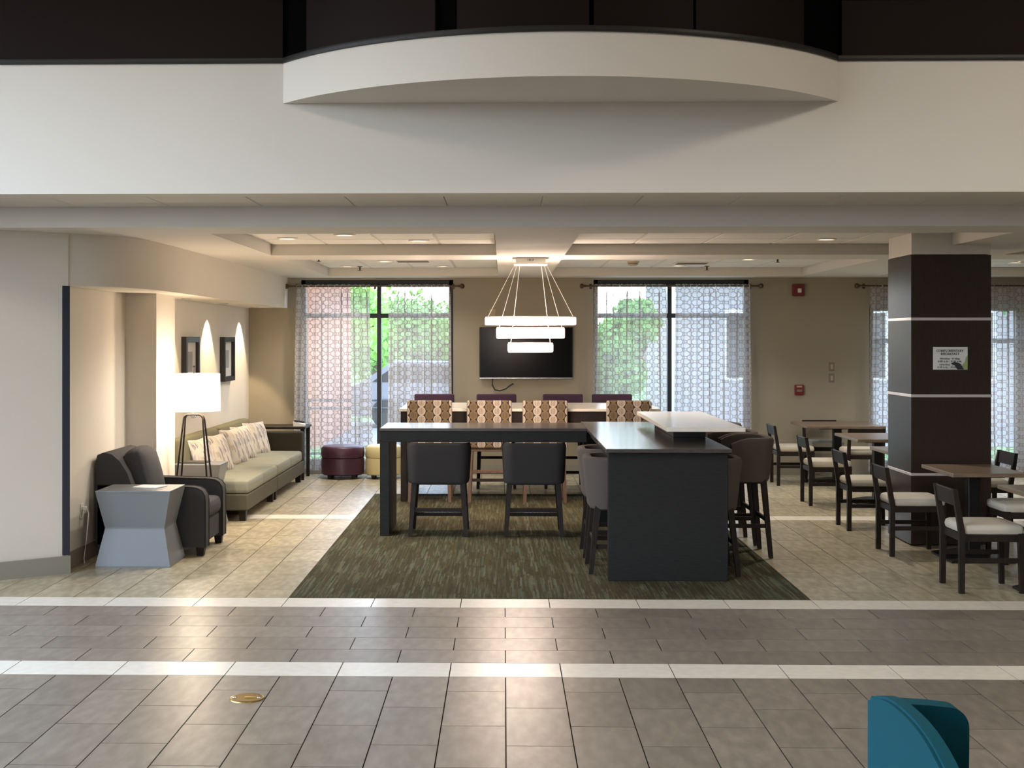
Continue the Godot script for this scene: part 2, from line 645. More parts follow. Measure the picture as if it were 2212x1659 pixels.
func shell() -> void:
	# ground slab (joint colour shows between the tiles)
	var mb := MB.new()
	mb.span(-5.6, 9.2, -0.2, -0.005, -6.2, 18.05)
	struct("floor_base", mb, M.grout, "floor bed and joints under the tiles")
	# back wall with three window openings
	mb = MB.new()
	var o := [[-2.74, -0.68], [1.21, 3.29], [4.9, 6.92]]
	var x := -3.65
	for w in o:
		mb.span(x, w[0], 0, 2.95, 17.85, 18.05)
		mb.span(w[0], w[1], 0, 0.13, 17.85, 18.05)
		mb.span(w[0], w[1], 2.27 if w[0] > 4.0 else 2.62, 2.95, 17.85, 18.05)
		x = w[1]
	mb.span(x, 9.2, 0, 2.95, 17.85, 18.05)
	struct("wall_back", mb, M.paint_tan, "tan painted back wall with tall windows")
	# left wall of the lounge
	mb = MB.new()
	mb.span(-3.65, -3.45, 0, 2.95, 10.26, 17.85)
	struct("wall_left", mb, M.paint_lounge, "cream painted left wall of the lounge")
	mb = MB.new()
	mb.prism(PackedVector2Array([Vector2(-3.45, 12.02), Vector2(-3.17, 12.02), Vector2(-3.17, 12.7), Vector2(-3.45, 12.7)]), 0, 2.3)
	struct("wall_pilaster", mb, M.paint_lounge, "square pilaster standing out of the lounge wall")
	# diagonal wall towards the lobby
	mb = MB.new()
	mb.prism(PackedVector2Array([Vector2(-3.40, 10.27), Vector2(-5.25, 8.85), Vector2(-5.4, 9.05), Vector2(-3.60, 10.45)]), 0, 2.95)
	struct("wall_diagonal", mb, M.paint_lounge, "pale diagonal wall at the lounge entrance")
	mb = MB.new()
	mb.prism(PackedVector2Array([Vector2(-3.385, 10.262), Vector2(-3.43, 10.228), Vector2(-3.445, 10.25), Vector2(-3.40, 10.30)]), 0.14, 2.238)
	struct("trim_1", mb, M.guard_dark, "dark corner guard on the diagonal wall")
	# lobby walls
	mb = MB.new()
	mb.span(-5.6, -5.4, 0, 5.3, 8.5, 9.05)
	mb.span(-5.6, -5.4, 0, 5.3, -6.2, 1.0)
	mb.span(-5.6, -5.4, 0, 0.4, 1.0, 8.5)
	mb.span(-5.6, -5.4, 4.6, 5.3, 1.0, 8.5)
	struct("wall_lobby_left", mb, M.paint_lobby, "lobby wall with a wide side window")
	mb = MB.new()
	mb.span(9.0, 9.2, 0, 5.3, -6.2, 8.85)
	mb.span(9.0, 9.2, 0, 2.95, 8.85, 18.05)
	struct("wall_right", mb, M.paint_lobby, "right wall of lobby and breakfast room")
	mb = MB.new()
	mb.span(-5.6, -3.6, 0, 5.3, -6.2, -6.0)
	mb.span(-0.2, 9.2, 0, 5.3, -6.2, -6.0)
	mb.span(-3.6, -0.2, 3.0, 5.3, -6.2, -6.0)
	mb.span(-3.6, -0.2, 0.0, 0.1, -6.2, -6.0)
	struct("wall_lobby_rear", mb, M.paint_lobby, "lobby entrance wall")
	mb = MB.new()
	mb.span(-5.6, 9.2, 5.2, 5.4, -6.2, 10.2)
	struct("ceiling_lobby", mb, M.paint_ceiling, "high lobby ceiling")
	var fr := Node3D.new()
	fr.name = "window_4"
	fr.set_meta("kind", "structure")
	fr.set_meta("label", "wide lobby side window")
	add_child(fr)
	mb = MB.new()
	for dd in [1.03, 2.9, 4.75, 6.6, 8.47]:
		mb.span(-5.54, -5.44, 0.4, 4.6, dd - 0.03, dd + 0.03)
	for yy in [0.43, 2.6, 4.57]:
		mb.span(-5.54, -5.44, yy - 0.03, yy + 0.03, 1.0, 8.5)
	part("window_frame", mb, M.window_black, fr)
	mb = MB.new()
	mb.span(-5.495, -5.487, 0.4, 4.6, 1.0, 8.5)
	part("pane", mb, M.glass, fr)
	var dr := Node3D.new()
	dr.name = "door_1"
	dr.set_meta("kind", "structure")
	dr.set_meta("label", "glazed lobby entrance")
	add_child(dr)
	mb = MB.new()
	for xx in [-3.57, -1.9, -0.23]:
		mb.span(xx - 0.03, xx + 0.03, 0.1, 3.0, -6.14, -6.06)
	mb.span(-3.6, -0.2, 2.94, 3.0, -6.14, -6.06)
	mb.span(-3.6, -0.2, 2.2, 2.26, -6.14, -6.06)
	part("door_frame", mb, M.window_black, dr)
	mb = MB.new()
	mb.span(-3.6, -0.2, 0.1, 3.0, -6.105, -6.097)
	part("pane", mb, M.glass, dr)
	# baseboards
	mb = MB.new()
	mb.prism(PackedVector2Array([Vector2(-3.385, 10.262), Vector2(-3.375, 10.25), Vector2(-5.235, 8.82), Vector2(-5.25, 8.85)]), 0, 0.135)
	mb.span(-3.45, -3.435, 0, 0.13, 10.4, 12.02)
	mb.span(-3.17, -3.155, 0, 0.13, 12.0, 12.7)
	mb.span(-3.45, -3.155, 0, 0.13, 12.0, 12.018)
	mb.span(-3.45, -3.435, 0, 0.13, 12.7, 17.85)
	struct("baseboard_left", mb, M.stone_base, "stone tile skirting along the lounge walls")
	mb = MB.new()
	mb.span(-3.45, 9.0, 0, 0.13, 17.835, 17.85)
	struct("baseboard_back", mb, M.stone_base, "stone tile skirting under the back windows")
	# curved bulkhead above the lounge alcove
	mb = MB.new()
	mb.prism(PackedVector2Array([Vector2(-3.44, 10.25), Vector2(-3.2, 10.45), Vector2(-3.08, 10.62), Vector2(-3.0, 10.88), Vector2(-2.955, 11.25), Vector2(-2.935, 11.8), Vector2(-2.93, 13.5), Vector2(-2.92, 17.85), Vector2(-3.45, 17.85)]), 2.24, 2.66)
	struct("ceiling_bulkhead", mb, M.paint_lounge, "dropped bulkhead with rounded corner over the lounge alcove")

func floors() -> void:
	var a := 0.305
	var off := 0.01
	var g := 0.006
	var rng := RandomNumberGenerator.new()
	rng.seed = 4
	var meshes := {}
	var tile := func(parent: Node, called: String, x0: float, x1: float, d0: float, d1: float, m: Material) -> void:
		if d1 - d0 < 0.03 or x1 - x0 < 0.03:
			return
		var key := Vector2i(roundi((x1 - x0) * 1000), roundi((d1 - d0) * 1000))
		if not meshes.has(key):
			var mb := MB.new()
			mb.box(Vector3(0, -0.006, 0), Vector3(x1 - x0 - g, 0.012, d1 - d0 - g), 0.0)
			meshes[key] = mb.mesh()
		inst(called, meshes[key], m, parent, V((x0 + x1) / 2, 0, (d0 + d1) / 2))
	var grey := func(): return M["tile_grey_%d" % rng.randi_range(0, 2)]
	var tan := func(): return M["tile_tan_%d" % rng.randi_range(0, 2)]
	var root := func(called: String, label: String) -> Node3D:
		var n := Node3D.new()
		n.name = called
		n.set_meta("kind", "structure")
		n.set_meta("label", label)
		add_child(n)
		return n
	var lob: Node3D = root.call("floor_lobby", "grey stone tile lobby floor with two white bands")
	# columns of tiles in front
	for i in range(-14, 15):
		var x0 := off + i * a
		var d := 6.85 - (0.3 if i % 2 == 0 else 0.0)
		tile.call(lob, "tile", x0, x0 + a, d, 7.15, grey.call())
		while d > 3.6:
			tile.call(lob, "tile", x0, x0 + a, d - 0.61, d, grey.call())
			d -= 0.61
	# white bands
	for b in [7.15, 8.99]:
		for i in range(-8, 8):
			var x0 := off + (2 * i + 1) * a
			tile.call(lob, "band_tile", x0, x0 + 2 * a, b, b + a, M.tile_white)
	# five rows between them
	for r in 5:
		for i in range(-8, 8):
			var x0 := off + (2 * i + (1 if r % 2 == 1 else 0)) * a
			tile.call(lob, "tile", x0, x0 + 2 * a, 7.455 + r * 0.307, 7.455 + (r + 1) * 0.307, grey.call())
	# room behind
	var lou: Node3D = root.call("floor_lounge", "beige stone tile floor of the lounge")
	var din: Node3D = root.call("floor_dining", "beige stone tile floor of the breakfast area")
	for i in range(-17, 24):
		var x0 := off + i * a
		var parent := lou if i < 7 else din
		var on_rug := i >= -5 and i < 7
		var d := 9.295
		if not on_rug:
			d = 9.295 - (0.305 if i % 2 == 0 else 0.12)
			while d < 13.4:
				tile.call(parent, "tile", x0, x0 + a, maxf(d, 9.295), minf(d + 0.61, 13.4), tan.call())
				d += 0.61
			d = 13.705 - (0.305 if i % 2 == 0 else 0.12)
		else:
			d = 15.56
		while d < 17.85:
			tile.call(parent, "tile", x0, x0 + a, maxf(d, 15.56 if on_rug else 13.705), minf(d + 0.61, 17.85), tan.call())
			d += 0.61
	for i in range(-6, 12):
		var x0 := off + 2 * i * a
		var x1 := x0 + 2 * a
		if x0 > 2.1:
			tile.call(din, "band_tile", x0 - a, x1 - a, 13.4, 13.705, M.tile_white)
		elif x1 <= -1.5:
			tile.call(lou, "band_tile", x0, x1, 13.4, 13.705, M.tile_white)
	tile.call(lou, "band_tile", off - 6 * a, off - 5 * a, 13.4, 13.705, M.tile_white)
	# inset carpet
	var mb := MB.new()
	mb.span(-1.512, 2.142, -0.012, 0.004, 9.297, 15.558, 0.003)
	var c := part("carpet", mb, M.carpet, self)
	tag(c, "large olive brown carpet with streaky pattern under the communal tables", "carpet")

func ceilings() -> void:
	var cf := [[-2.3, -0.07, 10.35, 13.04], [-2.3, -0.07, 13.8, 17.35], [0.6, 3.95, 10.35, 13.04], [0.6, 3.9, 13.8, 17.35], [4.9, 8.2, 10.35, 13.04], [4.9, 8.2, 13.8, 17.35]]
	var mb := MB.new()
	for r in [[9.75, 10.35], [13.04, 13.8], [17.35, 17.85]]:
		mb.span(-5.4, 9.0, 2.65, 2.82, r[0], r[1])
	for r in [[10.35, 13.04], [13.8, 17.35]]:
		for c in [[-5.4, -2.3], [-0.07, 0.6], [3.95 if r[0] < 11 else 3.9, 4.9], [8.2, 9.0]]:
			mb.span(c[0], c[1], 2.65, 2.82, r[0], r[1])
	mb.span(-5.4, 9.0, 2.82, 2.95, 9.75, 17.85)
	struct("ceiling", mb, M.paint_ceiling, "white plaster ceiling with recessed coffers")
	# suspended tiles in the coffers
	var meshes := {}
	var host := Node3D.new()
	host.name = "ceiling_coffer_grid"
	host.set_meta("kind", "structure")
	host.set_meta("label", "white acoustic tiles set in the ceiling coffers")
	add_child(host)
	for c in cf:
		var nx := roundi((c[1] - c[0]) / 0.61)
		var nd := roundi((c[3] - c[2]) / 0.61)
		var sx: float = (c[1] - c[0]) / nx
		var sd: float = (c[3] - c[2]) / nd
		var key := Vector2i(roundi(sx * 1000), roundi(sd * 1000))
		if not meshes.has(key):
			var tm := MB.new()
			tm.box(Vector3(0, 0.008, 0), Vector3(sx - 0.026, 0.016, sd - 0.026), 0.005)
			meshes[key] = tm.mesh()
		for i in nx:
			for j in nd:
				inst("ceiling_tile", meshes[key], M.ceiling_tile, host, V(c[0] + (i + 0.5) * sx, 2.757, c[2] + (j + 0.5) * sd))
		var gm := MB.new()
		for i in range(1, nx):
			gm.span(c[0] + i * sx - 0.012, c[0] + i * sx + 0.012, 2.762, 2.79, c[2], c[3])
		for j in range(1, nd):
			gm.span(c[0], c[1], 2.762, 2.79, c[2] + j * sd - 0.012, c[2] + j * sd + 0.012)
		part("grid_tee", gm, M.tee_white, host)
	# soffit between fascia and beam, boarded, with fine joints
	var so := Node3D.new()
	so.name = "ceiling_soffit"
	so.set_meta("kind", "structure")
	so.set_meta("label", "boarded soffit under the balcony edge")
	add_child(so)
	mb = MB.new()
	mb.span(-5.4, 9.0, 2.815, 2.95, 9.05, 9.75)
	part("soffit_bed", mb, M.paint_ceiling, so)
	mb = MB.new()
	mb.box(Vector3.ZERO, Vector3(0.678, 0.016, 0.696), 0.003)
	var sm := mb.mesh()
	for i in range(-7, 13):
		inst("soffit_board", sm, M.paint_ceiling, so, V(-0.07 + 0.684 * i, 2.812, 9.4))

func balcony() -> void:
	var xl := -1.478
	var xr := 2.221
	var arc := PackedVector2Array()
	var cxm := (xl + xr) / 2
	var half := (xr - xl) / 2
	var sag := 0.89
	var rad := (half * half + sag * sag) / (2 * sag)
	var n := 40
	for i in n + 1:
		var x := xl + (xr - xl) * i / n
		arc.append(Vector2(x, 8.85 - (sqrt(rad * rad - (x - cxm) * (x - cxm)) - (rad - sag))))
	var mb := MB.new()
	mb.span(-5.4, 9.0, 2.80, 3.672, 8.85, 9.05)
	struct("wall_balcony_fascia", mb, M.paint_white, "broad white fascia of the upper gallery")
	mb = MB.new()
	var poly := PackedVector2Array(arc)
	poly.append(Vector2(xr, 8.86))
	poly.append(Vector2(xl, 8.86))
	mb.prism(poly, 3.404, 3.672)
	struct("wall_balcony_bow", mb, M.paint_white, "bowed balcony front standing out of the white fascia")
	# dark cap rail along the top
	var path := PackedVector2Array([Vector2(-5.4, 8.85)])
	path.append_array(arc)
	path.append(Vector2(9.0, 8.85))
	mb = MB.new()
	var pp := []
	var nn := []
	for i in path.size():
		var t := (path[mini(i + 1, path.size() - 1)] - path[maxi(i - 1, 0)]).normalized()
		pp.append(V(path[i].x, 0, path[i].y))
		nn.append(Vector3(t.y, 0, t.x))
	mb.sweep(pp, nn, [Vector2(-0.06, 3.672), Vector2(0.018, 3.672), Vector2(0.022, 3.69), Vector2(0.018, 3.706), Vector2(-0.06, 3.706)])
	struct("trim_2", mb, M.rail_cap, "dark cap rail along the balcony edge")
	# dark gallery panels above the rail
	var host := Node3D.new()
	host.name = "wall_gallery"
	host.set_meta("kind", "structure")
	host.set_meta("label", "dark panelled balustrade of the upper gallery")
	add_child(host)
	mb = MB.new()
	var bp := []
	var bn := []
	for i in pp.size():
		bp.append(pp[i] - nn[i] * 0.10)
		bn.append(nn[i])
	mb.sweep(bp, bn, [Vector2(0.0, 3.672), Vector2(0.02, 3.672), Vector2(0.02, 5.2), Vector2(0.0, 5.2)])
	part("backing", mb, M.panel_gap, host)
	for s in [[-3.6, -1.49, 5.0], [-1.34, -0.44, 5.0], [-0.30, 0.52, 5.0], [0.55, 1.18, 5.0], [1.20, 1.98, 5.0], [2.26, 3.6, 4.09], [2.26, 3.6, 5.1], [3.66, 5.0, 4.09]]:
		var y0: float = 4.11 if s[2] > 5.05 else 3.715
		var q := []
		var qn := []
		for k in 9:
			var x: float = lerpf(s[0], s[1], k / 8.0)
			var d := 8.85
			var nx := Vector3(0, 0, 1)
			if x > xl and x < xr:
				d = 8.85 - (sqrt(rad * rad - (x - cxm) * (x - cxm)) - (rad - sag))
				nx = Vector3((x - cxm) / rad, 0, sqrt(1 - pow((x - cxm) / rad, 2)))
			q.append(V(x, 0, d) - nx * 0.075)
			qn.append(nx)
		mb = MB.new()
		mb.sweep(q, qn, [Vector2(0.0, y0), Vector2(0.02, y0), Vector2(0.025, y0 + 0.005), Vector2(0.025, s[2] - 0.005), Vector2(0.02, s[2]), Vector2(0, s[2])])
		part("panel", mb, M.panel_dark, host)

func curtain_panel(x0: float, x1: float, seed_: int, label: String) -> void:
	var rng := RandomNumberGenerator.new()
	rng.seed = seed_
	var ph := rng.randf() * TAU
	var w := x1 - x0
	var cols := int(w * 220)
	var ys := [2.552, 2.54, 2.525, 2.49, 2.42, 2.2, 1.7, 1.1, 0.5, 0.06]
	var pl := w * 11.0
	var jit := FastNoiseLite.new()
	jit.seed = seed_
	jit.frequency = 1.1
	var pos := func(i: int, j: int) -> Vector3:
		var u := float(i) / cols
		var y: float = ys[j]
		var t := clampf((2.5 - y) / 2.4, 0, 1)
		var amp := 0.016 if y > 2.45 else lerpf(0.024, 0.046, t)
		var s := u * pl * TAU + ph + jit.get_noise_2d(u * 9.0, y * 0.22) * 2.2
		var x := x0 + 0.02 + (w - 0.04) * u + (0.010 if y > 2.45 else 0.028 * (0.6 + 0.7 * jit.get_noise_2d(u * 14.0 + 40.0, y * 0.1))) * cos(s) + (u - 0.5) * 0.04 * t
		return V(x, y + (0.004 * sin(s * 2.0) if j == 0 else 0.0), 17.70 - amp * sin(s) - (0.012 * sin(s * 0.37 + 1.0) * t))
	var mb := MB.new()
	for i in cols:
		for j in ys.size() - 1:
			var a: Vector3 = pos.call(i, j)
			var b: Vector3 = pos.call(i + 1, j)
			var c: Vector3 = pos.call(i + 1, j + 1)
			var d: Vector3 = pos.call(i, j + 1)
			var k := w * 1.55 / 0.105
			mb.quad(a, b, c, d, Vector3(0, 0, 1), Rect2(float(i) / cols * k, -ys[j] / 0.105, k / cols, (ys[j] - ys[j + 1]) / 0.105))
	var o := part("sheer_curtain", mb, M.curtain, self, 60.0)
	tag(o, label, "curtain", "sheer patterned curtains along the back wall")

func windows() -> void:
	var o := [[-2.74, -0.68, -1.684, 2.62, 2.138], [1.21, 3.29, 2.232, 2.62, 2.138], [4.9, 6.92, 5.9, 2.27, 1.8]]
	var n := 1
	for w in o:
		var r := Node3D.new()
		r.name = "window_%d" % n
		r.set_meta("kind", "structure")
		r.set_meta("label", ["tall black-framed window behind the sofa and ottomans", "tall black-framed window right of the television", "tall black-framed window behind the dark column"][n - 1])
		add_child(r)
		var mb := MB.new()
		for x in [w[0] + 0.03, w[1] - 0.03]:
			mb.span(x - 0.03, x + 0.03, 0.13, w[3], 17.87, 17.97, 0.004)
		for y in [0.16, w[3] - 0.035]:
			mb.span(w[0], w[1], y - 0.035, y + 0.035, 17.87, 17.97, 0.004)
		part("window_frame", mb, M.window_black, r)
		mb = MB.new()
		mb.span(w[2] - 0.028, w[2] + 0.028, 0.19, w[3] - 0.07, 17.86, 17.98, 0.004)
		part("mullion", mb, M.window_black, r)
		mb = MB.new()
		mb.span(w[0] + 0.06, w[1] - 0.06, w[4] - 0.03, w[4] + 0.03, 17.865, 17.975, 0.004)
		part("transom", mb, M.window_black, r)
		for c in [[w[0] + 0.05, w[2] - 0.02], [w[2] + 0.02, w[1] - 0.05]]:
			for y in [[0.19, w[4] - 0.023], [w[4] + 0.022, w[3] - 0.06]]:
				mb = MB.new()
				mb.span(c[0], c[1], y[0], y[1], 17.915, 17.923)
				part("pane", mb, M.glass, r)
		n += 1
	var rods := [[-2.86, -0.61, "slim curtain rod above the window nearest the sofa"], [1.10, 3.37, "slim bronze curtain rod above the window right of the television"], [4.75, 7.05, "bronze curtain rod running behind the dark column"]]
	for q in rods:
		var t := thing("curtain_rod", q[2], "curtain rod", V(0, 2.53, 17.70), 0.0, "curtain rods on the back wall")
		var mb := MB.new()
		mb.tube([Vector3(q[0], 0, 0), Vector3(q[1], 0, 0)], 0.011, 10)
		part("rod", mb, M.metal_bronze, t)
		for x in [q[0], q[1]]:
			mb = MB.new()
			var s := -1.0 if x == q[0] else 1.0
			mb.xf = Transform3D(Basis(Vector3(0, 0, 1), -s * PI / 2), Vector3(x, 0, 0))
			mb.lathe([Vector2(0.0, 0.0), Vector2(0.014, 0.0), Vector2(0.016, 0.012), Vector2(0.01, 0.02), Vector2(0.026, 0.03), Vector2(0.036, 0.05), Vector2(0.036, 0.062), Vector2(0.024, 0.082), Vector2(0.0, 0.09)], 14)
			part("finial", mb, M.metal_bronze, t)
		for x in [q[0] + 0.07, (q[0] + q[1]) / 2, q[1] - 0.07]:
			mb = MB.new()
			mb.box(Vector3(x, 0, -0.075), Vector3(0.02, 0.02, 0.15), 0.003)
			mb.box(Vector3(x, 0, -0.142), Vector3(0.035, 0.07, 0.012), 0.003)
			part("bracket", mb, M.metal_bronze, t)
	curtain_panel(-2.80, -1.76, 1, "sheer curtain hanging beside the corner of the lounge, behind the sofa arm")
	curtain_panel(-1.56, -0.71, 2, "sheer curtain right of the bare mullion, left of the television")
	curtain_panel(1.20, 2.18, 3, "sheer curtain immediately right of the television")
	curtain_panel(2.26, 3.30, 4, "sheer curtain behind the white raised counter, beside the red alarm wall")
	curtain_panel(4.86, 5.68, 5, "sheer curtain between the wall switches and the dark column")
	curtain_panel(6.2, 6.95, 6, "sheer curtain on the far side of the dark column")

func bx(parent: Node, called: String, m: Material, x0: float, x1: float, y0: float, y1: float, d0: float, d1: float, b := 0.004) -> MeshInstance3D:
	var mb := MB.new()
	mb.span(x0, x1, y0, y1, d0, d1, b)
	return part(called, mb, m, parent)

func tables() -> void:
	# dark communal table joined to the island counter
	var t := thing("communal_table", "long dark counter-height table with slab leg, joined to the island", "table")
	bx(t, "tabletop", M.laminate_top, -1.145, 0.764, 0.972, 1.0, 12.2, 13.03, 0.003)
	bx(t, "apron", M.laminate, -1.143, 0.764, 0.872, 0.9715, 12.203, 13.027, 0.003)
	bx(t, "leg", M.laminate, -1.143, -1.055, 0.004, 0.872, 12.203, 13.027, 0.003)
	t = thing("island_counter", "dark island counter with panelled end and glossy grey top", "counter")
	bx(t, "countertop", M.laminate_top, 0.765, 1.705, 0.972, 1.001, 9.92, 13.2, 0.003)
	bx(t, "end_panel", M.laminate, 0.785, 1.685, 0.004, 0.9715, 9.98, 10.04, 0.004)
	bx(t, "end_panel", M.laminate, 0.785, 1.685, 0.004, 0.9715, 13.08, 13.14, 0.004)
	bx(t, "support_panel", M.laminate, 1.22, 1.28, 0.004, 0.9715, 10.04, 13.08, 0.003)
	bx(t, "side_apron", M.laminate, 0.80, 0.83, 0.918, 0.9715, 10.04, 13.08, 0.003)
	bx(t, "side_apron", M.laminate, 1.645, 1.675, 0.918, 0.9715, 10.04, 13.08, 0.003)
	t = thing("raised_counter", "white raised counter slab on a dark riser above the island", "counter")
	bx(t, "slab", M.quartz_white, 1.295, 1.92, 1.085, 1.12, 10.55, 12.9, 0.004)
	bx(t, "riser", M.laminate, 1.42, 1.69, 1.001, 1.085, 11.12, 12.5, 0.003)
	# white topped table behind
	t = thing("communal_table", "white-topped dark counter-height table with patterned stools before it", "table")
	bx(t, "tabletop", M.quartz_white, -1.17, 1.75, 1.012, 1.045, 14.8, 16.2, 0.004)
	bx(t, "apron", M.wood_dark, -1.155, 1.735, 0.885, 1.012, 14.82, 16.18, 0.003)
	bx(t, "leg", M.wood_dark, -1.155, -1.085, 0.004, 0.885, 14.82, 16.18, 0.003)
	bx(t, "leg", M.wood_dark, 1.665, 1.735, 0.004, 0.885, 14.82, 16.18, 0.003)

# upholstered tub stool: faces -z, base at origin
func tub_stool(called: String, label: String, group: String, y0: float, y1: float, fabric: Material, w := 0.56, r := 0.13, flare := 1.0) -> Node3D:
	var t := thing(called, label, "stool", Vector3.ZERO, 0.0, group)
	var hw := w / 2 - 0.04
	var path := []
	var nrm := []
	var drop := PackedFloat32Array()
	var zb := 0.235
	var zf := -0.08
	for k in 4:
		path.append(Vector3(-hw, 0, lerpf(zf, zb - r, k / 4.0)))
		nrm.append(Vector3(-1, 0, 0))
		drop.append(0.05 * pow(1.0 - k / 4.0, 2.0))
	for k in 9:
		var a := PI / 2 * k / 8.0
		path.append(Vector3(-hw + r - r * cos(a), 0, zb - r + r * sin(a)))
		nrm.append(Vector3(-cos(a), 0, sin(a)))
		drop.append(0.0)
	for k in range(1, 4):
		path.append(Vector3(lerpf(-hw + r, hw - r, k / 4.0), 0, zb))
		nrm.append(Vector3(0, 0, 1))
		drop.append(0.0)
	for k in 9:
		var a := PI / 2 * (1.0 - k / 8.0)
		path.append(Vector3(hw - r + r * cos(a), 0, zb - r + r * sin(a)))
		nrm.append(Vector3(cos(a), 0, sin(a)))
		drop.append(0.0)
	for k in range(1, 5):
		path.append(Vector3(hw, 0, lerpf(zb - r, zf, k / 4.0)))
		nrm.append(Vector3(1, 0, 0))
		drop.append(0.05 * pow(k / 4.0, 2.0))
	var h := y1 - y0
	var mb := MB.new()
	mb.sweep(path, nrm, [Vector2(-0.03, y0), Vector2(0.018, y0), Vector2(0.03, y0 + 0.02), Vector2(0.03 + 0.025 * flare, y0 + h * 0.6), Vector2(0.03 + 0.04 * flare, y1 - 0.03), Vector2(0.02 + 0.04 * flare, y1 - 0.006), Vector2(0.035, y1), Vector2(0.005, y1 - 0.006), Vector2(-0.006, y1 - 0.03), Vector2(-0.02, y0 + h * 0.5)], drop)
	part("backrest", mb, fabric, t, 50.0)
	mb = MB.new()
	mb.cushion(Vector3(0, y0 + 0.09, -0.03), Vector3(w - 0.14, 0.12, 0.46), 0.04, Vector3(0, 0.015, 0.01))
	part("seat", mb, fabric, t, 50.0)
	mb = MB.new()
	mb.box(Vector3(0, y0 + 0.005, -0.01), Vector3(w - 0.1, 0.04, 0.46), 0.004)
	part("seat_frame", mb, M.wood_dark, t)
	for s in [-1.0, 1.0]:
		mb = MB.new()
		mb.leg(Vector3(s * (hw - 0.03), y0 + 0.01, 0.20), Vector3(s * (hw + 0.005), 0, 0.255), 0.048, 0.034)
		part("leg", mb, M.wood_dark, t)
		mb = MB.new()
		mb.leg(Vector3(s * (hw - 0.03), y0 + 0.01, -0.21), Vector3(s * (hw + 0.005), 0, -0.25), 0.048, 0.034)
		part("leg", mb, M.wood_dark, t)
		mb = MB.new()
		mb.box(Vector3(s * (hw - 0.008), y0 * 0.42, 0.0), Vector3(0.02, 0.034, 0.44), 0.003)
		part("stretcher", mb, M.wood_dark, t)
	for z in [-0.225, 0.225]:
		mb = MB.new()
		mb.box(Vector3(0, y0 * (0.30 if z < 0 else 0.50), z), Vector3(2 * hw - 0.03, 0.036, 0.022), 0.003)
		part("stretcher", mb, M.wood_dark, t)
	mb = MB.new()
	mb.box(Vector3(0, y0 * 0.30 + 0.0195, -0.225), Vector3(2 * hw - 0.16, 0.003, 0.024), 0.0)
	part("foot_plate", mb, M.metal_chrome, t)
	return t

# straight upholstered bar stool with wooden legs: faces -z
func back_stool(label: String, group: String, back: Material, seat: Material, wood: Material) -> Node3D:
	var t := thing("bar_stool", label, "stool", Vector3.ZERO, 0.0, group)
	var mb := MB.new()
	mb.xf = Transform3D(Basis(Vector3.RIGHT, 0.06), Vector3(0, 0.87, 0.235))
	mb.cushion(Vector3.ZERO, Vector3(0.5, 0.53, 0.085), 0.022, Vector3(0, 0, 0.008))
	part("backrest", mb, back, t, 50.0)
	mb = MB.new()
	mb.cushion(Vector3(0, 0.655, -0.02), Vector3(0.48, 0.1, 0.46), 0.03, Vector3(0, 0.012, 0))
	part("seat", mb, seat, t, 50.0)
	mb = MB.new()
	mb.box(Vector3(0, 0.59, 0.0), Vector3(0.46, 0.05, 0.46), 0.004)
	part("seat_frame", mb, wood, t)
	for s in [-1.0, 1.0]:
		for z in [-0.2, 0.2]:
			mb = MB.new()
			mb.leg(Vector3(s * 0.205, 0.6, z), Vector3(s * 0.225, 0, z * 1.18), 0.046, 0.034)
			part("leg", mb, wood, t)
		mb = MB.new()
		mb.box(Vector3(s * 0.215, 0.27, 0), Vector3(0.022, 0.034, 0.42), 0.003)
		part("stretcher", mb, wood, t)
	for z in [-0.215, 0.215]:
		mb = MB.new()
		mb.box(Vector3(0, 0.2 if z < 0 else 0.34, z), Vector3(0.42, 0.036, 0.022), 0.003)
		part("stretcher", mb, wood, t)
	return t

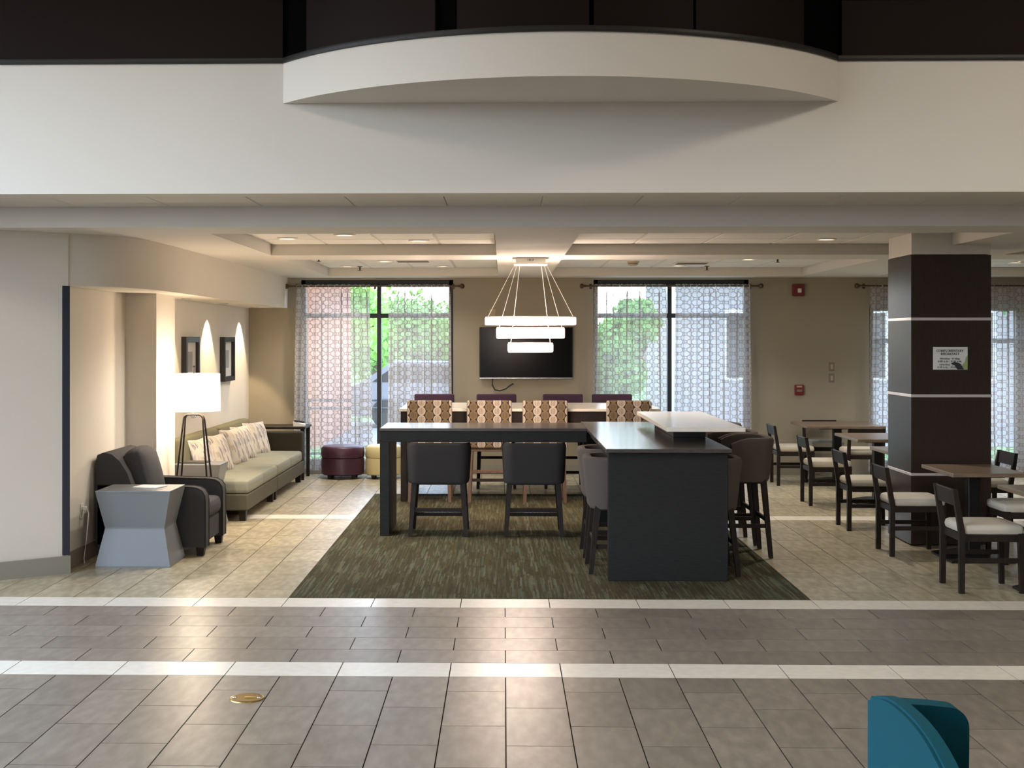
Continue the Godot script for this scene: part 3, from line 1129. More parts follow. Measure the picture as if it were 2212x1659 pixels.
func seating() -> void:
	var g := "charcoal tub stools around the dark table and island"
	var a := tub_stool("tub_stool", "charcoal low-backed stool tucked under the dark table, beside its slab leg", g, 0.49, 0.865, M.fabric_charcoal, 0.585, 0.06, 0.35)
	a.position = V(-0.603, 0.004, 12.42)
	copy(a, "charcoal low-backed stool tucked under the dark table, nearest the island", V(0.28, 0.004, 12.42))
	var b := tub_stool("tub_stool", "grey plum tub stool beside the island end panel, on the carpet side", g, 0.50, 0.905, M.fabric_stool, 0.54)
	b.position = V(0.93, 0.004, 10.51)
	b.rotation.y = -PI / 2
	copy(b, "grey plum tub stool at the island, between the end panel stool and the dark table", V(0.93, 0.004, 11.27), -PI / 2)
	copy(b, "low tub stool tucked between the island end panel and the taller stools", V(1.545, 0.004, 10.43), PI / 2)
	var g2 := "taller tub stools beside the raised white counter"
	var c := tub_stool("tub_stool", "tall tub stool beside the front corner of the raised white counter", g2, 0.63, 1.0, M.fabric_stool, 0.56)
	c.position = V(1.965, 0.004, 11.3)
	c.rotation.y = PI / 2
	copy(c, "tall tub stool in the middle of the row along the raised white counter", V(1.965, 0.004, 11.97), PI / 2)
	copy(c, "tall tub stool at the far end of the raised white counter", V(2.0, 0.004, 13.1), PI / 2 + 0.25)
	var g3 := "circle-patterned stools before the white-topped table"
	var d := back_stool("circle-patterned bar stool at the end of the white table above the dark table's slab leg", g3, M.fabric_circles, M.fabric_circles, M.wood_warm)
	d.position = V(-0.825, 0.004, 14.98)
	copy(d, "circle-patterned bar stool second from the slab leg end of the white table", V(-0.16, 0.004, 14.98))
	copy(d, "circle-patterned bar stool third from the slab leg end of the white table", V(0.46, 0.004, 14.98))
	copy(d, "circle-patterned bar stool nearest the raised white counter", V(1.39, 0.004, 14.98))
	var g4 := "plum stools behind the white-topped table"
	var e := back_stool("plum bar stool behind the white table, in front of the window mullion side", g4, M.fabric_plum, M.fabric_plum, M.wood_dark)
	e.position = V(-0.87, 0.0, 16.36)
	e.rotation.y = PI
	copy(e, "plum bar stool behind the white table, under the hanging television cable", V(-0.09, 0.0, 16.36), PI)
	copy(e, "plum bar stool behind the white table, under the right end of the television", V(0.74, 0.0, 16.36), PI)
	copy(e, "plum bar stool behind the white table, in front of the right curtain", V(1.355, 0.0, 16.36), PI)

func dining_chair(label: String) -> Node3D:
	var t := thing("dining_chair", label, "chair", Vector3.ZERO, 0.0, "dark wooden dining chairs with pale seats")
	var mb := MB.new()
	mb.cushion(Vector3(0, 0.455, -0.01), Vector3(0.43, 0.075, 0.44), 0.032, Vector3(0, 0.012, 0.004))
	part("seat", mb, M.fabric_seat, t, 50.0)
	for s in [-1.0, 1.0]:
		mb = MB.new()
		var pr := PackedVector2Array([Vector2(0.20, 0.0), Vector2(0.238, 0.0), Vector2(0.238, 0.42), Vector2(0.285, 0.745), Vector2(0.252, 0.745), Vector2(0.198, 0.44)])
		mb.xf = Transform3D(Basis(Vector3(0, 0, 1), Vector3(0, 1, 0), Vector3(-1, 0, 0)), Vector3.ZERO)
		mb.plate(pr, -s * 0.205 - 0.018, -s * 0.205 + 0.018)
		part("leg", mb, M.wood_dark, t)
		mb = MB.new()
		mb.leg(Vector3(s * 0.195, 0.43, -0.205), Vector3(s * 0.195, 0, -0.215), 0.042, 0.034)
		part("leg", mb, M.wood_dark, t)
		mb = MB.new()
		mb.box(Vector3(s * 0.198, 0.395, 0.0), Vector3(0.024, 0.05, 0.40), 0.003)
		part("seat_rail", mb, M.wood_dark, t)
		mb = MB.new()
		mb.box(Vector3(s * 0.198, 0.235, 0.0), Vector3(0.02, 0.034, 0.42), 0.003)
		part("stretcher", mb, M.wood_dark, t)
	for z in [-0.205, 0.21]:
		mb = MB.new()
		mb.box(Vector3(0, 0.395, z), Vector3(0.37, 0.05, 0.022), 0.003)
		part("seat_rail", mb, M.wood_dark, t)
	mb = MB.new()
	mb.xf = Transform3D(Basis(Vector3.RIGHT, 0.14), Vector3(0, 0.685, 0.262))
	mb.box(Vector3.ZERO, Vector3(0.40, 0.12, 0.02), 0.004)
	part("back_rail", mb, M.wood_dark, t)
	return t

func dining_table(label: String, x0: float, x1: float, d0: float, d1: float, h := 0.745) -> void:
	var t := thing("dining_table", label, "table", V((x0 + x1) / 2, 0, (d0 + d1) / 2), 0.0, "square pedestal tables of the breakfast area")
	var w := x1 - x0
	var l := d1 - d0
	var mb := MB.new()
	mb.box(Vector3(0, h - 0.016, 0), Vector3(w, 0.032, l), 0.004)
	part("tabletop", mb, M.wood_top, t)
	mb = MB.new()
	mb.box(Vector3(0, h - 0.042, 0), Vector3(w * 0.6, 0.02, l * 0.6), 0.003)
	part("mounting_plate", mb, M.metal_black, t)
	mb = MB.new()
	mb.box(Vector3(0, h / 2, 0), Vector3(0.1, h - 0.08, 0.1), 0.006)
	part("pedestal", mb, M.metal_black, t)
	mb = MB.new()
	mb.plate(PackedVector2Array([Vector2(-0.26, 0.002), Vector2(0.26, 0.002), Vector2(0.26, 0.02), Vector2(0.06, 0.045), Vector2(-0.06, 0.045), Vector2(-0.26, 0.02)]), -0.26, 0.26)
	part("base", mb, M.metal_black, t)

func dining() -> void:
	dining_table("square wooden pedestal table cut by the frame, before the column table", 3.66, 4.3, 9.12, 9.9)
	dining_table("square wooden pedestal table directly before the dark column", 3.6, 4.2, 10.7, 11.5)
	dining_table("square wooden pedestal table directly behind the dark column", 3.68, 4.35, 12.55, 13.4)
	dining_table("square wooden pedestal table between the column and the back wall table", 3.8, 4.5, 14.3, 15.3)
	dining_table("square wooden pedestal table against the back wall under the switches", 3.75, 4.72, 16.45, 17.4)
	var c := dining_chair("dark wooden chair with pale seat at the table cut by the frame")
	c.position = V(3.5, 0, 9.77)
	c.rotation.y = -PI / 2
	var r := -PI / 2
	copy(c, "dark wooden chair with pale seat at the table before the column, island side", V(3.475, 0, 11.38), r)
	copy(c, "dark wooden chair with pale seat at the table behind the column, island side", V(3.5, 0, 12.86), r)
	copy(c, "dark wooden chair with pale seat second from the back wall, on the stool side", V(3.57, 0, 14.74), r)
	copy(c, "dark wooden chair with pale seat closest to the back wall, on the stool side", V(3.63, 0, 16.73), r)
	copy(c, "dark wooden chair with pale seat at the column table, on its far side", V(4.27, 0, 10.98), -r)
	copy(c, "dark wooden chair beyond the column, showing its backrest beside the curtain", V(4.56, 0, 12.8), -r)
	copy(c, "dark wooden chair tucked at the back wall table with its back to the room", V(4.37, 0, 16.3), 0.0)
	copy(c, "dark wooden chair behind the back wall table, its top rail against the wall", V(4.2, 0, 17.46), PI)

func sofa(called: String, label: String, d0: float, d1: float, arm: bool, cushions: int) -> void:
	var t := thing(called, label, "sofa", V(0, 0, 0), 0.0, "olive sofas along the lounge wall")
	var xf := -2.545
	var xb := -3.42
	var de := d1 - (0.2 if arm else 0.0)
	var mb := MB.new()
	mb.span(xb, xf - 0.005, 0.11, 0.275, d0, d1, 0.012)
	part("base", mb, M.fabric_sofa_base, t)
	for i in cushions:
		mb = MB.new()
		var l := (de - d0) / cushions
		mb.cushion(Vector3((xf + xb + 0.16) / 2, 0.343, -(d0 + (i + 0.5) * l)), Vector3(xf - xb - 0.16, 0.135, l - 0.006), 0.035, Vector3(0.004, 0.012, 0))
		part("seat_cushion", mb, M.fabric_sofa, t, 50.0)
	mb = MB.new()
	mb.xf = Transform3D(Basis(Vector3(0, 0, 1), 0.12), Vector3(xb + 0.155, 0.56, -(d0 + de) / 2))
	mb.cushion(Vector3.ZERO, Vector3(0.19, 0.53, de - d0 - 0.02), 0.06, Vector3(0.015, 0.0, 0.0))
	part("back_cushion", mb, M.fabric_sofa_back, t, 50.0)
	mb = MB.new()
	mb.span(xb, xb + 0.07, 0.275, 0.70, d0, d1, 0.015)
	part("back_frame", mb, M.fabric_arm_dark, t)
	if arm:
		mb = MB.new()
		mb.cushion(V((xf + xb) / 2, 0.46, d1 - 0.1), Vector3(xf - xb, 0.38, 0.19), 0.03)
		part("arm", mb, M.fabric_arm_dark, t, 50.0)
	for x in [xf - 0.07, xb + 0.08]:
		for d in [d0 + 0.08, d1 - 0.08]:
			mb = MB.new()
			mb.leg(V(x, 0.112, d), V(x, 0, d), 0.075, 0.06)
			part("leg", mb, M.wood_dark, t)

func pillow(label: String, at: Vector3, turn: float, tilt: float) -> void:
	var mb := MB.new()
	var n := 12
	var f := func(i: int, j: int, s: float) -> Vector3:
		var u := 2.0 * i / n - 1.0
		var v := 2.0 * j / n - 1.0
		var e := pow(maxf(0.0, (1 - u * u * u * u) * (1 - v * v * v * v)), 0.6)
		var pin := 1.0 - 0.06 * (1 - absf(u)) * absf(v) - 0.06 * (1 - absf(v)) * absf(u)
		return Vector3(u * 0.23 * pin, v * 0.23 * pin, s * (0.075 * e + 0.002))
	for s in [-1.0, 1.0]:
		for i in n:
			for j in n:
				mb.quad(f.call(i, j, s), f.call(i + 1, j, s), f.call(i + 1, j + 1, s), f.call(i, j + 1, s), Vector3(0, 0, s))
	for i in n:
		mb.quad(f.call(i, 0, -1), f.call(i + 1, 0, -1), f.call(i + 1, 0, 1), f.call(i, 0, 1), Vector3.DOWN)
		mb.quad(f.call(i, n, -1), f.call(i + 1, n, -1), f.call(i + 1, n, 1), f.call(i, n, 1), Vector3.UP)
		mb.quad(f.call(0, i, -1), f.call(0, i + 1, -1), f.call(0, i + 1, 1), f.call(0, i, 1), Vector3.LEFT)
		mb.quad(f.call(n, i, -1), f.call(n, i + 1, -1), f.call(n, i + 1, 1), f.call(n, i, 1), Vector3.RIGHT)
	var o := part("throw_pillow", mb, M.fabric_brush, self, 60.0)
	o.position = at
	o.rotation = Vector3(tilt, turn, 0)
	o.rotation_order = EULER_ORDER_YXZ
	tag(o, label, "pillow", "brush-patterned pillows on the sofas")

func hourglass_table(label: String, x0: float, x1: float, d0: float, d1: float, h: float) -> void:
	var t := thing("side_table", label, "side table", V((x0 + x1) / 2, 0, (d0 + d1) / 2), 0.0, "grey hourglass side tables")
	var hx := (x1 - x0) / 2
	var hd := (d1 - d0) / 2
	var lv := [[0.0, 1.0], [0.012, 1.0], [h * 0.49, 0.8], [h * 0.51, 0.8], [h - 0.012, 1.0]]
	var mb := MB.new()
	var pt := func(k: int, i: int) -> Vector3:
		var c = [[-1, -1], [1, -1], [1, 1], [-1, 1]][i % 4]
		return Vector3(c[0] * hx * (lv[k][1] if lv[k][1] == 1.0 else 1.0 - 0.06 / hx * 1.0), lv[k][0], c[1] * hd * (lv[k][1] if lv[k][1] == 1.0 else 1.0 - 0.06 / hd))
	for k in lv.size() - 1:
		for i in 4:
			var m: Vector3 = (pt.call(k, i) + pt.call(k, i + 1)) / 2.0
			mb.quad(pt.call(k, i), pt.call(k, i + 1), pt.call(k + 1, i + 1), pt.call(k + 1, i), Vector3(m.x, 0, m.z))
	mb.quad(pt.call(0, 0), pt.call(0, 1), pt.call(0, 2), pt.call(0, 3), Vector3.DOWN)
	part("body", mb, M.lacquer_grey, t, 10.0)
	mb = MB.new()
	mb.box(Vector3(0, h - 0.006, 0), Vector3(hx * 2, 0.012, hd * 2), 0.002)
	part("tabletop", mb, M.lacquer_grey, t)

func lounge() -> void:
	sofa("sofa", "armless olive sofa nearest the floor lamp, along the lounge wall", 13.15, 14.86, false, 2)
	sofa("sofa", "olive sofa with dark arm at the window end of the lounge wall", 14.9, 16.88, true, 2)
	pillow("brush-patterned pillow behind the floor lamp legs", V(-3.10, 0.575, 13.55), PI / 2 - 0.15, -0.3)
	pillow("brush-patterned pillow beside the seam of the two sofas, lamp side", V(-3.06, 0.575, 14.15), PI / 2 - 0.25, -0.3)
	pillow("brush-patterned pillow just past the seam on the far sofa", V(-3.08, 0.575, 15.05), PI / 2 - 0.3, -0.3)
	pillow("brush-patterned pillow in the middle of the far sofa", V(-3.08, 0.575, 15.55), PI / 2 - 0.3, -0.3)
	pillow("brush-patterned pillow closest to the dark sofa arm", V(-3.06, 0.575, 16.25), PI / 2 - 0.5, -0.3)
	# armchair facing right
	var t := thing("armchair", "charcoal fabric armchair between the grey side table and the sofa", "armchair", V(-2.96, 0, 11.45), -PI / 2)
	# local: front -z, width along x. near arm is at +x
	var mb := MB.new()
	var arm := PackedVector2Array()
	for s in [-1.0, 1.0]:
		mb = MB.new()
		var pr := PackedVector2Array([Vector2(-0.46, 0.075), Vector2(-0.46, 0.47), Vector2(-0.455, 0.51), Vector2(-0.43, 0.55), Vector2(-0.39, 0.572), Vector2(-0.34, 0.58), Vector2(0.42, 0.60), Vector2(0.45, 0.60), Vector2(0.45, 0.075)])
		mb.xf = Transform3D(Basis(Vector3(0, 0, 1), Vector3(0, 1, 0), Vector3(-1, 0, 0)), Vector3.ZERO)
		mb.plate(pr, -s * 0.34 - 0.065, -s * 0.34 + 0.065)
		part("arm", mb, M.fabric_armchair, t, 30.0)
		mb = MB.new()
		var rim := []
		for p in pr.slice(0, 8):
			rim.append(Vector3(s * 0.405, p.y, p.x))
		mb.tube(rim, 0.006, 6)
		rim = []
		for p in pr.slice(0, 8):
			rim.append(Vector3(s * 0.275, p.y, p.x))
		mb.tube(rim, 0.006, 6)
		part("piping", mb, M.fabric_arm_dark, t)
	mb = MB.new()
	mb.box(Vector3(0, 0.19, 0.0), Vector3(0.56, 0.2, 0.86), 0.015)
	part("base", mb, M.fabric_armchair, t)
	mb = MB.new()
	mb.cushion(Vector3(0, 0.365, -0.1), Vector3(0.545, 0.15, 0.7), 0.045, Vector3(0, 0.015, 0.01))
	part("seat_cushion", mb, M.fabric_armchair, t, 50.0)
	mb = MB.new()
	mb.xf = Transform3D(Basis(Vector3(0, 0, 1), Vector3(0, 1, 0), Vector3(-1, 0, 0)), Vector3.ZERO)
	mb.plate(PackedVector2Array([Vector2(0.10, 0.42), Vector2(0.20, 0.70), Vector2(0.265, 0.80), Vector2(0.33, 0.855), Vector2(0.40, 0.87), Vector2(0.45, 0.85), Vector2(0.465, 0.80), Vector2(0.465, 0.1), Vector2(0.3, 0.1)]), -0.405, 0.405)
	part("back", mb, M.fabric_armchair, t, 40.0)
	mb = MB.new()
	mb.xf = Transform3D(Basis(Vector3.RIGHT, 0.26), Vector3(0, 0.66, 0.16))
	mb.cushion(Vector3.ZERO, Vector3(0.54, 0.44, 0.17), 0.07, Vector3(0, 0.02, 0.03))
	part("back_cushion", mb, M.fabric_armchair, t, 50.0)
	for x in [-0.35, 0.35]:
		for z in [-0.41, 0.39]:
			mb = MB.new()
			mb.leg(Vector3(x, 0.09, z), Vector3(x, 0, z), 0.075, 0.055)
			part("leg", mb, M.wood_dark, t)
	hourglass_table("grey hourglass side table in front of the armchair, by the diagonal wall", -3.26, -2.66, 10.5, 11.0, 0.61)
	hourglass_table("grey hourglass side table between the floor lamp and the sofa", -3.2, -2.74, 12.74, 13.12, 0.61)
	# magazine on the near table
	mb = MB.new()
	mb.box(Vector3.ZERO, Vector3(0.17, 0.008, 0.22), 0.002)
	var o := part("magazine", mb, M.paper_white, self)
	o.position = V(-2.9, 0.6145, 10.8)
	o.rotation.y = 1.3
	tag(o, "small white magazine lying on the near grey side table", "magazine")
	mb = MB.new()
	mb.box(Vector3.ZERO, Vector3(0.2, 0.012, 0.26), 0.002)
	o = part("magazine", mb, M.print_dark, self)
	o.position = V(-3.03, 0.617, 12.93)
	o.rotation.y = 1.5
	tag(o, "dark magazine lying on the side table behind the lamp", "magazine")
	# floor lamp
	t = thing("floor_lamp", "black hairpin floor lamp with lit white drum shade", "lamp", V(-2.905, 0, 12.36))
	for s in [-1.0, 1.0]:
		mb = MB.new()
		var p := []
		p.append(Vector3(-0.19, 0, s * 0.15))
		p.append(Vector3(-0.092, 1.06, s * 0.035))
		for k in 5:
			var a := PI - PI / 2 * k / 4.0
			p.append(Vector3(-0.05 + 0.04 * cos(a), 1.075 + 0.04 * sin(a), s * 0.033))
		for k in 5:
			var a := PI / 2 - PI / 2 * k / 4.0
			p.append(Vector3(0.05 + 0.04 * cos(a), 1.075 + 0.04 * sin(a), s * 0.033))
		p.append(Vector3(0.092, 1.06, s * 0.035))
		p.append(Vector3(0.19, 0, s * 0.15))
		mb.tube(p, 0.009, 8)
		part("leg", mb, M.metal_black, t)
	mb = MB.new()
	mb.tube([Vector3(0, 1.1, -0.04), Vector3(0, 1.1, 0.04)], 0.02, 10)
	mb.tube([Vector3(0, 1.1, 0), Vector3(0, 1.24, 0)], 0.012, 10)
	part("stem", mb, M.metal_chrome, t)
	mb = MB.new()
	mb.lathe([Vector2(0.2445, 1.15), Vector2(0.246, 1.15), Vector2(0.242, 1.498), Vector2(0.2405, 1.498), Vector2(0.2445, 1.15)], 48)
	part("shade", mb, M.shade_glow, t)
	mb = MB.new()
	mb.tube([Vector3(0, 1.24, 0), Vector3(0, 1.56, 0)], 0.004, 6)
	mb.tube([Vector3(-0.24, 1.49, 0), Vector3(0.24, 1.49, 0)], 0.002, 6)
	mb.lathe([Vector2(0, 1.55), Vector2(0.01, 1.555), Vector2(0.01, 1.57), Vector2(0, 1.578)], 10)
	part("finial", mb, M.metal_black, t)
	mb = MB.new()
	mb.lathe([Vector2(0, 1.25), Vector2(0.02, 1.26), Vector2(0.035, 1.31), Vector2(0.03, 1.345), Vector2(0.0, 1.36)], 16)
	part("bulb", mb, M.lens_glow, t)
	omni(t, Vector3(0, 1.31, 0), 0.8, rgb(255, 234, 206), 0.03)
	# end table behind the sofa
	t = thing("end_table", "dark narrow end table in the corner behind the sofa arm", "table")
	bx(t, "tabletop", M.wood_dark, -3.36, -2.56, 0.66, 0.69, 17.02, 17.6)
	for x in [-3.32, -2.6]:
		for d in [17.07, 17.55]:
			mb = MB.new()
			mb.leg(V(x, 0.66, d), V(x, 0, d), 0.05, 0.04)
			part("leg", mb, M.wood_dark, t)
	t = thing("telephone", "small white telephone with dark handset on the corner end table", "telephone", V(-2.66, 0.69, 17.2))
	mb = MB.new()
	mb.plate(PackedVector2Array([Vector2(-0.07, 0.0), Vector2(0.07, 0.0), Vector2(0.07, 0.025), Vector2(-0.07, 0.06)]), -0.08, 0.08)
	part("body", mb, M.plastic_white, t)
	mb = MB.new()
	mb.tube([Vector3(-0.06, 0.068, 0.05), Vector3(0, 0.062, 0.05), Vector3(0.07, 0.05, 0.05)], 0.014, 8)
	part("handset", mb, M.black_rubber, t)
	# ottomans
	for q in [["plum leather round ottoman under the sheer curtain", M.leather_plum, -2.11, 0.28, 0.435], ["cream leather round ottoman beside the plum one", M.leather_cream, -1.575, 0.235, 0.44]]:
		t = thing("ottoman", q[0], "ottoman", V(q[2], 0, 17.34), 0.0, "round leather ottomans by the window")
		var r: float = q[3]
		mb = MB.new()
		mb.lathe([Vector2(0, 0.05), Vector2(r - 0.02, 0.05), Vector2(r, 0.065), Vector2(r + 0.004, 0.17), Vector2(r, 0.268), Vector2(r - 0.015, 0.274)], 36)
		part("body", mb, q[1], t)
		mb = MB.new()
		mb.lathe([Vector2(r - 0.015, 0.274), Vector2(r, 0.28), Vector2(r + 0.006, 0.33), Vector2(r, q[4] - 0.035), Vector2(r - 0.03, q[4] - 0.008), Vector2(r * 0.5, q[4]), Vector2(0, q[4] + 0.002)], 36)
		part("cushion", mb, q[1], t, 50.0)
		for k in 4:
			mb = MB.new()
			var a := PI / 4 + PI / 2 * k
			mb.leg(Vector3(cos(a) * (r - 0.06), 0.052, sin(a) * (r - 0.06)), Vector3(cos(a) * (r - 0.06), 0, sin(a) * (r - 0.06)), 0.05, 0.04)
			part("foot", mb, M.wood_dark, t)
	# framed pictures on the left wall
	for q in [["black framed picture on the lounge wall, partly hidden by the lamp", 14.41], ["black framed picture on the lounge wall, closest to the corner", 16.34]]:
		t = thing("framed_picture", q[0], "picture", V(-3.45, 1.575, q[1]), 0.0, "framed pictures on the lounge wall")
		for s in [-1.0, 1.0]:
			mb = MB.new()
			mb.box(Vector3(0.03, 0, s * 0.285), Vector3(0.06, 0.545, 0.06), 0.004)
			part("frame_side", mb, M.frame_black, t)
			mb = MB.new()
			mb.box(Vector3(0.03, s * 0.2425, 0), Vector3(0.06, 0.06, 0.51), 0.004)
			part("frame_side", mb, M.frame_black, t)
		mb = MB.new()
		mb.box(Vector3(0.012, 0, 0), Vector3(0.02, 0.43, 0.52), 0.0)
		part("mat_board", mb, M.mat_board, t)
		mb = MB.new()
		mb.box(Vector3(0.0225, 0, 0), Vector3(0.002, 0.22, 0.2), 0.0)
		part("print", mb, M.print_grey, t)
	# puck lights in the bulkhead
	for d in [13.5, 15.32, 17.2]:
		var where: String = {13.5: "just past the pilaster", 15.32: "shining between the two pictures", 17.2: "shining in the lounge corner"}[d]
		t = thing("puck_light", "small puck light under the bulkhead, " + where, "ceiling light", V(-3.25, 2.24, d), 0.0, "puck lights under the bulkhead")
		mb = MB.new()
		mb.lathe([Vector2(0.055, 0.0), Vector2(0.055, -0.006), Vector2(0.04, -0.008), Vector2(0.036, -0.002)], 20)
		part("trim", mb, M.metal_chrome, t)
		mb = MB.new()
		mb.lathe([Vector2(0.0, -0.0045), Vector2(0.038, -0.0045)], 20)
		part("lens", mb, M.lens_glow, t)
		spot(t, Vector3(-0.0, -0.02, 0), Vector3(-0.18, -1, 0), 2.2, 37.0, rgb(255, 228, 184), 0.015, 0.25)
	# socket and plug on the left wall
	t = thing("wall_outlet", "white wall outlet with plug and cord beside the near side table", "outlet", V(-3.45, 0.42, 10.75))
	mb = MB.new()
	mb.box(Vector3(0.004, 0, 0), Vector3(0.008, 0.12, 0.075), 0.002)
	part("cover_plate", mb, M.plastic_white, t)
	mb = MB.new()
	mb.box(Vector3(0.025, 0.02, 0), Vector3(0.035, 0.03, 0.03), 0.004)
	part("plug", mb, M.plastic_white, t)
	mb = MB.new()
	mb.tube([Vector3(0.04, 0.02, 0), Vector3(0.06, -0.02, 0), Vector3(0.05, -0.2, 0.02), Vector3(0.03, -0.38, 0.03), Vector3(0.05, -0.415, 0.08)], 0.005, 6)
	part("cord", mb, M.plastic_white, t)

func fixtures() -> void:
	# dark column with pale metal bands
	var t := thing("column_cladding", "dark wood clad square column with pale metal bands", "column", V(3.94, 0, 12.1))
	t.set_meta("label", "dark wood clad square column with pale metal bands")
	var ys := [0.0, 0.63, 1.323, 2.0, 2.576]
	for k in 4:
		var mb := MB.new()
		mb.box(Vector3(0, (ys[k] + ys[k + 1]) / 2, 0), Vector3(0.7, ys[k + 1] - ys[k] - 0.024, 0.7), 0.002)
		part("wood_panel", mb, M.column_wood, t)
	for k in 3:
		var mb := MB.new()
		mb.box(Vector3(0, ys[k + 1], 0), Vector3(0.708, 0.026, 0.708), 0.003)
		part("metal_band", mb, M.trim_metal, t)
	var cb := MB.new()
	cb.box(Vector3(0, 2.68, 0), Vector3(0.69, 0.22, 0.69), 0.0)
	part("plaster_cap", cb, M.paint_ceiling, t)
	# breakfast sign on the column
	t = thing("breakfast_sign", "framed white complimentary breakfast notice on the dark column", "sign", V(3.93, 1.654, 11.742))
	var mb := MB.new()
	mb.box(Vector3.ZERO, Vector3(0.302, 0.2, 0.008), 0.002)
	part("board", mb, M.paper_white, t)
	var font := SystemFont.new()
	font.font_names = PackedStringArray(["Droid Sans"])
	font.font_weight = 700
	for q in [["COMPLIMENTARY", 0.066, 0.030, 0.235], ["BREAKFAST", 0.038, 0.030, 0.16], ["Monday - Friday", -0.003, 0.022, 0.17], ["6:00 a.m. - 9:30 a.m.", -0.027, 0.022, 0.21], ["Saturday - Sunday", -0.055, 0.022, 0.185], ["6:30 a.m. - 10:00 a.m.", -0.079, 0.022, 0.215]]:
		var tm := TextMesh.new()
		tm.text = q[0]
		tm.font = font
		tm.font_size = 32
		tm.pixel_size = 0.001
		tm.depth = 0.0
		tm.curve_step = 2.0
		var w := tm.get_aabb().size.x
		tm.pixel_size = 0.001 * q[3] / maxf(w, 0.001)
		tm.depth = 0.001
		inst("lettering", tm, M.print_dark, t, Vector3(-0.005, q[1], 0.005))
	mb = MB.new()
	mb.plate(PackedVector2Array([Vector2(0.149, -0.098), Vector2(0.149, 0.03), Vector2(0.135, 0.01), Vector2(0.125, -0.03), Vector2(0.10, -0.06), Vector2(0.06, -0.098)]), 0.0041, 0.0046)
	part("sign_patch", mb, M.sign_green, t)  # thin green shape filling the lower right corner of the board
	mb = MB.new()
	mb.plate(PackedVector2Array([Vector2(0.0, -0.045), Vector2(0.035, -0.033), Vector2(0.07, -0.04), Vector2(0.09, -0.05), Vector2(0.118, -0.098), Vector2(0.06, -0.098), Vector2(0.035, -0.06)]), 0.0047, 0.0058)
	part("sign_patch", mb, M.print_dark, t)  # thin dark shape lying over the right end of the lower lettering
	# television
	t = thing("television", "black wall-mounted television between the two curtained windows", "television", V(0.302, 1.635, 17.85))
	mb = MB.new()
	mb.box(Vector3(0, 0, 0.055), Vector3(1.255, 0.69, 0.035), 0.006)
	part("housing", mb, M.black_rubber, t)
	mb = MB.new()
	mb.box(Vector3(0, 0.008, 0.0735), Vector3(1.23, 0.655, 0.003), 0.0)
	part("screen", mb, M.screen_black, t)
	mb = MB.new()
	mb.box(Vector3(0, -0.337, 0.073), Vector3(1.25, 0.01, 0.004), 0.001)
	part("bottom_trim", mb, M.metal_chrome, t)
	mb = MB.new()
	mb.box(Vector3(0, 0, 0.019), Vector3(0.5, 0.4, 0.034), 0.003)
	part("wall_bracket", mb, M.metal_black, t)
	mb = MB.new()
	mb.tube([Vector3(-0.45, -0.33, 0.03), Vector3(-0.455, -0.43, 0.03), Vector3(-0.42, -0.495, 0.03), Vector3(-0.35, -0.51, 0.03), Vector3(-0.27, -0.48, 0.03), Vector3(-0.21, -0.43, 0.04), Vector3(-0.17, -0.41, 0.045)], 0.009, 8)
	part("cable", mb, M.black_rubber, t)
	# small plates on the back wall
	t = thing("wall_plate", "white blank wall plate above the television corner", "wall plate", V(-0.15, 2.16, 17.85))
	mb = MB.new()
	mb.box(Vector3(0, 0, 0.006), Vector3(0.08, 0.13, 0.012), 0.003)
	part("plate", mb, M.plastic_beige, t)
	for q in [["grey wall switch plate above its twin on the tan wall", 1.452], ["grey wall switch plate below its twin on the tan wall", 1.30]]:
		t = thing("wall_switch", q[0], "wall switch", V(4.395, q[1], 17.85))
		mb = MB.new()
		mb.box(Vector3(0, 0, 0.004), Vector3(0.075, 0.12, 0.008), 0.002)
		part("plate", mb, M.plastic_grey, t)
		mb = MB.new()
		mb.box(Vector3(0, 0, 0.011), Vector3(0.03, 0.065, 0.008), 0.002)
		part("rocker", mb, M.plastic_beige, t)
	t = thing("fire_alarm", "red square fire alarm strobe high on the tan wall", "fire alarm", V(3.944, 2.477, 17.85))
	mb = MB.new()
	mb.box(Vector3(0, 0, 0.03), Vector3(0.16, 0.16, 0.06), 0.008)
	part("housing", mb, M.plastic_red, t)
	mb = MB.new()
	mb.box(Vector3(0.01, -0.005, 0.068), Vector3(0.05, 0.055, 0.02), 0.006)
	part("strobe", mb, M.plastic_white, t)
	t = thing("fire_alarm", "red fire alarm pull station low on the tan wall", "fire alarm", V(3.957, 1.142, 17.85))
	mb = MB.new()
	mb.box(Vector3(0, 0, 0.02), Vector3(0.12, 0.14, 0.04), 0.006)
	part("housing", mb, M.plastic_red, t)
	mb = MB.new()
	mb.box(Vector3(0, -0.01, 0.045), Vector3(0.07, 0.03, 0.014), 0.003)
	part("pull_bar", mb, M.plastic_grey, t)
	mb = MB.new()
	mb.box(Vector3(0, 0.045, 0.041), Vector3(0.07, 0.022, 0.003), 0.0)
	part("label_strip", mb, M.plastic_beige, t)
	# ring chandelier
	t = thing("ring_chandelier", "three-tier white ring chandelier hung from thin cables", "chandelier", V(0.275, 0, 13.56))
	mb = MB.new()
	mb.box(Vector3(0, 2.618, 0), Vector3(0.3, 0.06, 0.3), 0.006)
	part("canopy", mb, M.plastic_white, t)
	mb = MB.new()
	mb.box(Vector3(0, 2.585, 0), Vector3(0.34, 0.012, 0.34), 0.004)
	part("canopy_plate", mb, M.plastic_white, t)
	for k in 5:
		mb = MB.new()
		mb.box(Vector3(-0.03 + 0.015 * k, 2.625, 0.151), Vector3(0.005, 0.022, 0.003), 0.0)
		part("vent_slot", mb, M.black_rubber, t)
	var rings := [[0.467, 1.967, 2.048, 0.165], [0.35, 1.83, 1.939, 0.14], [0.232, 1.688, 1.782, 0.11]]
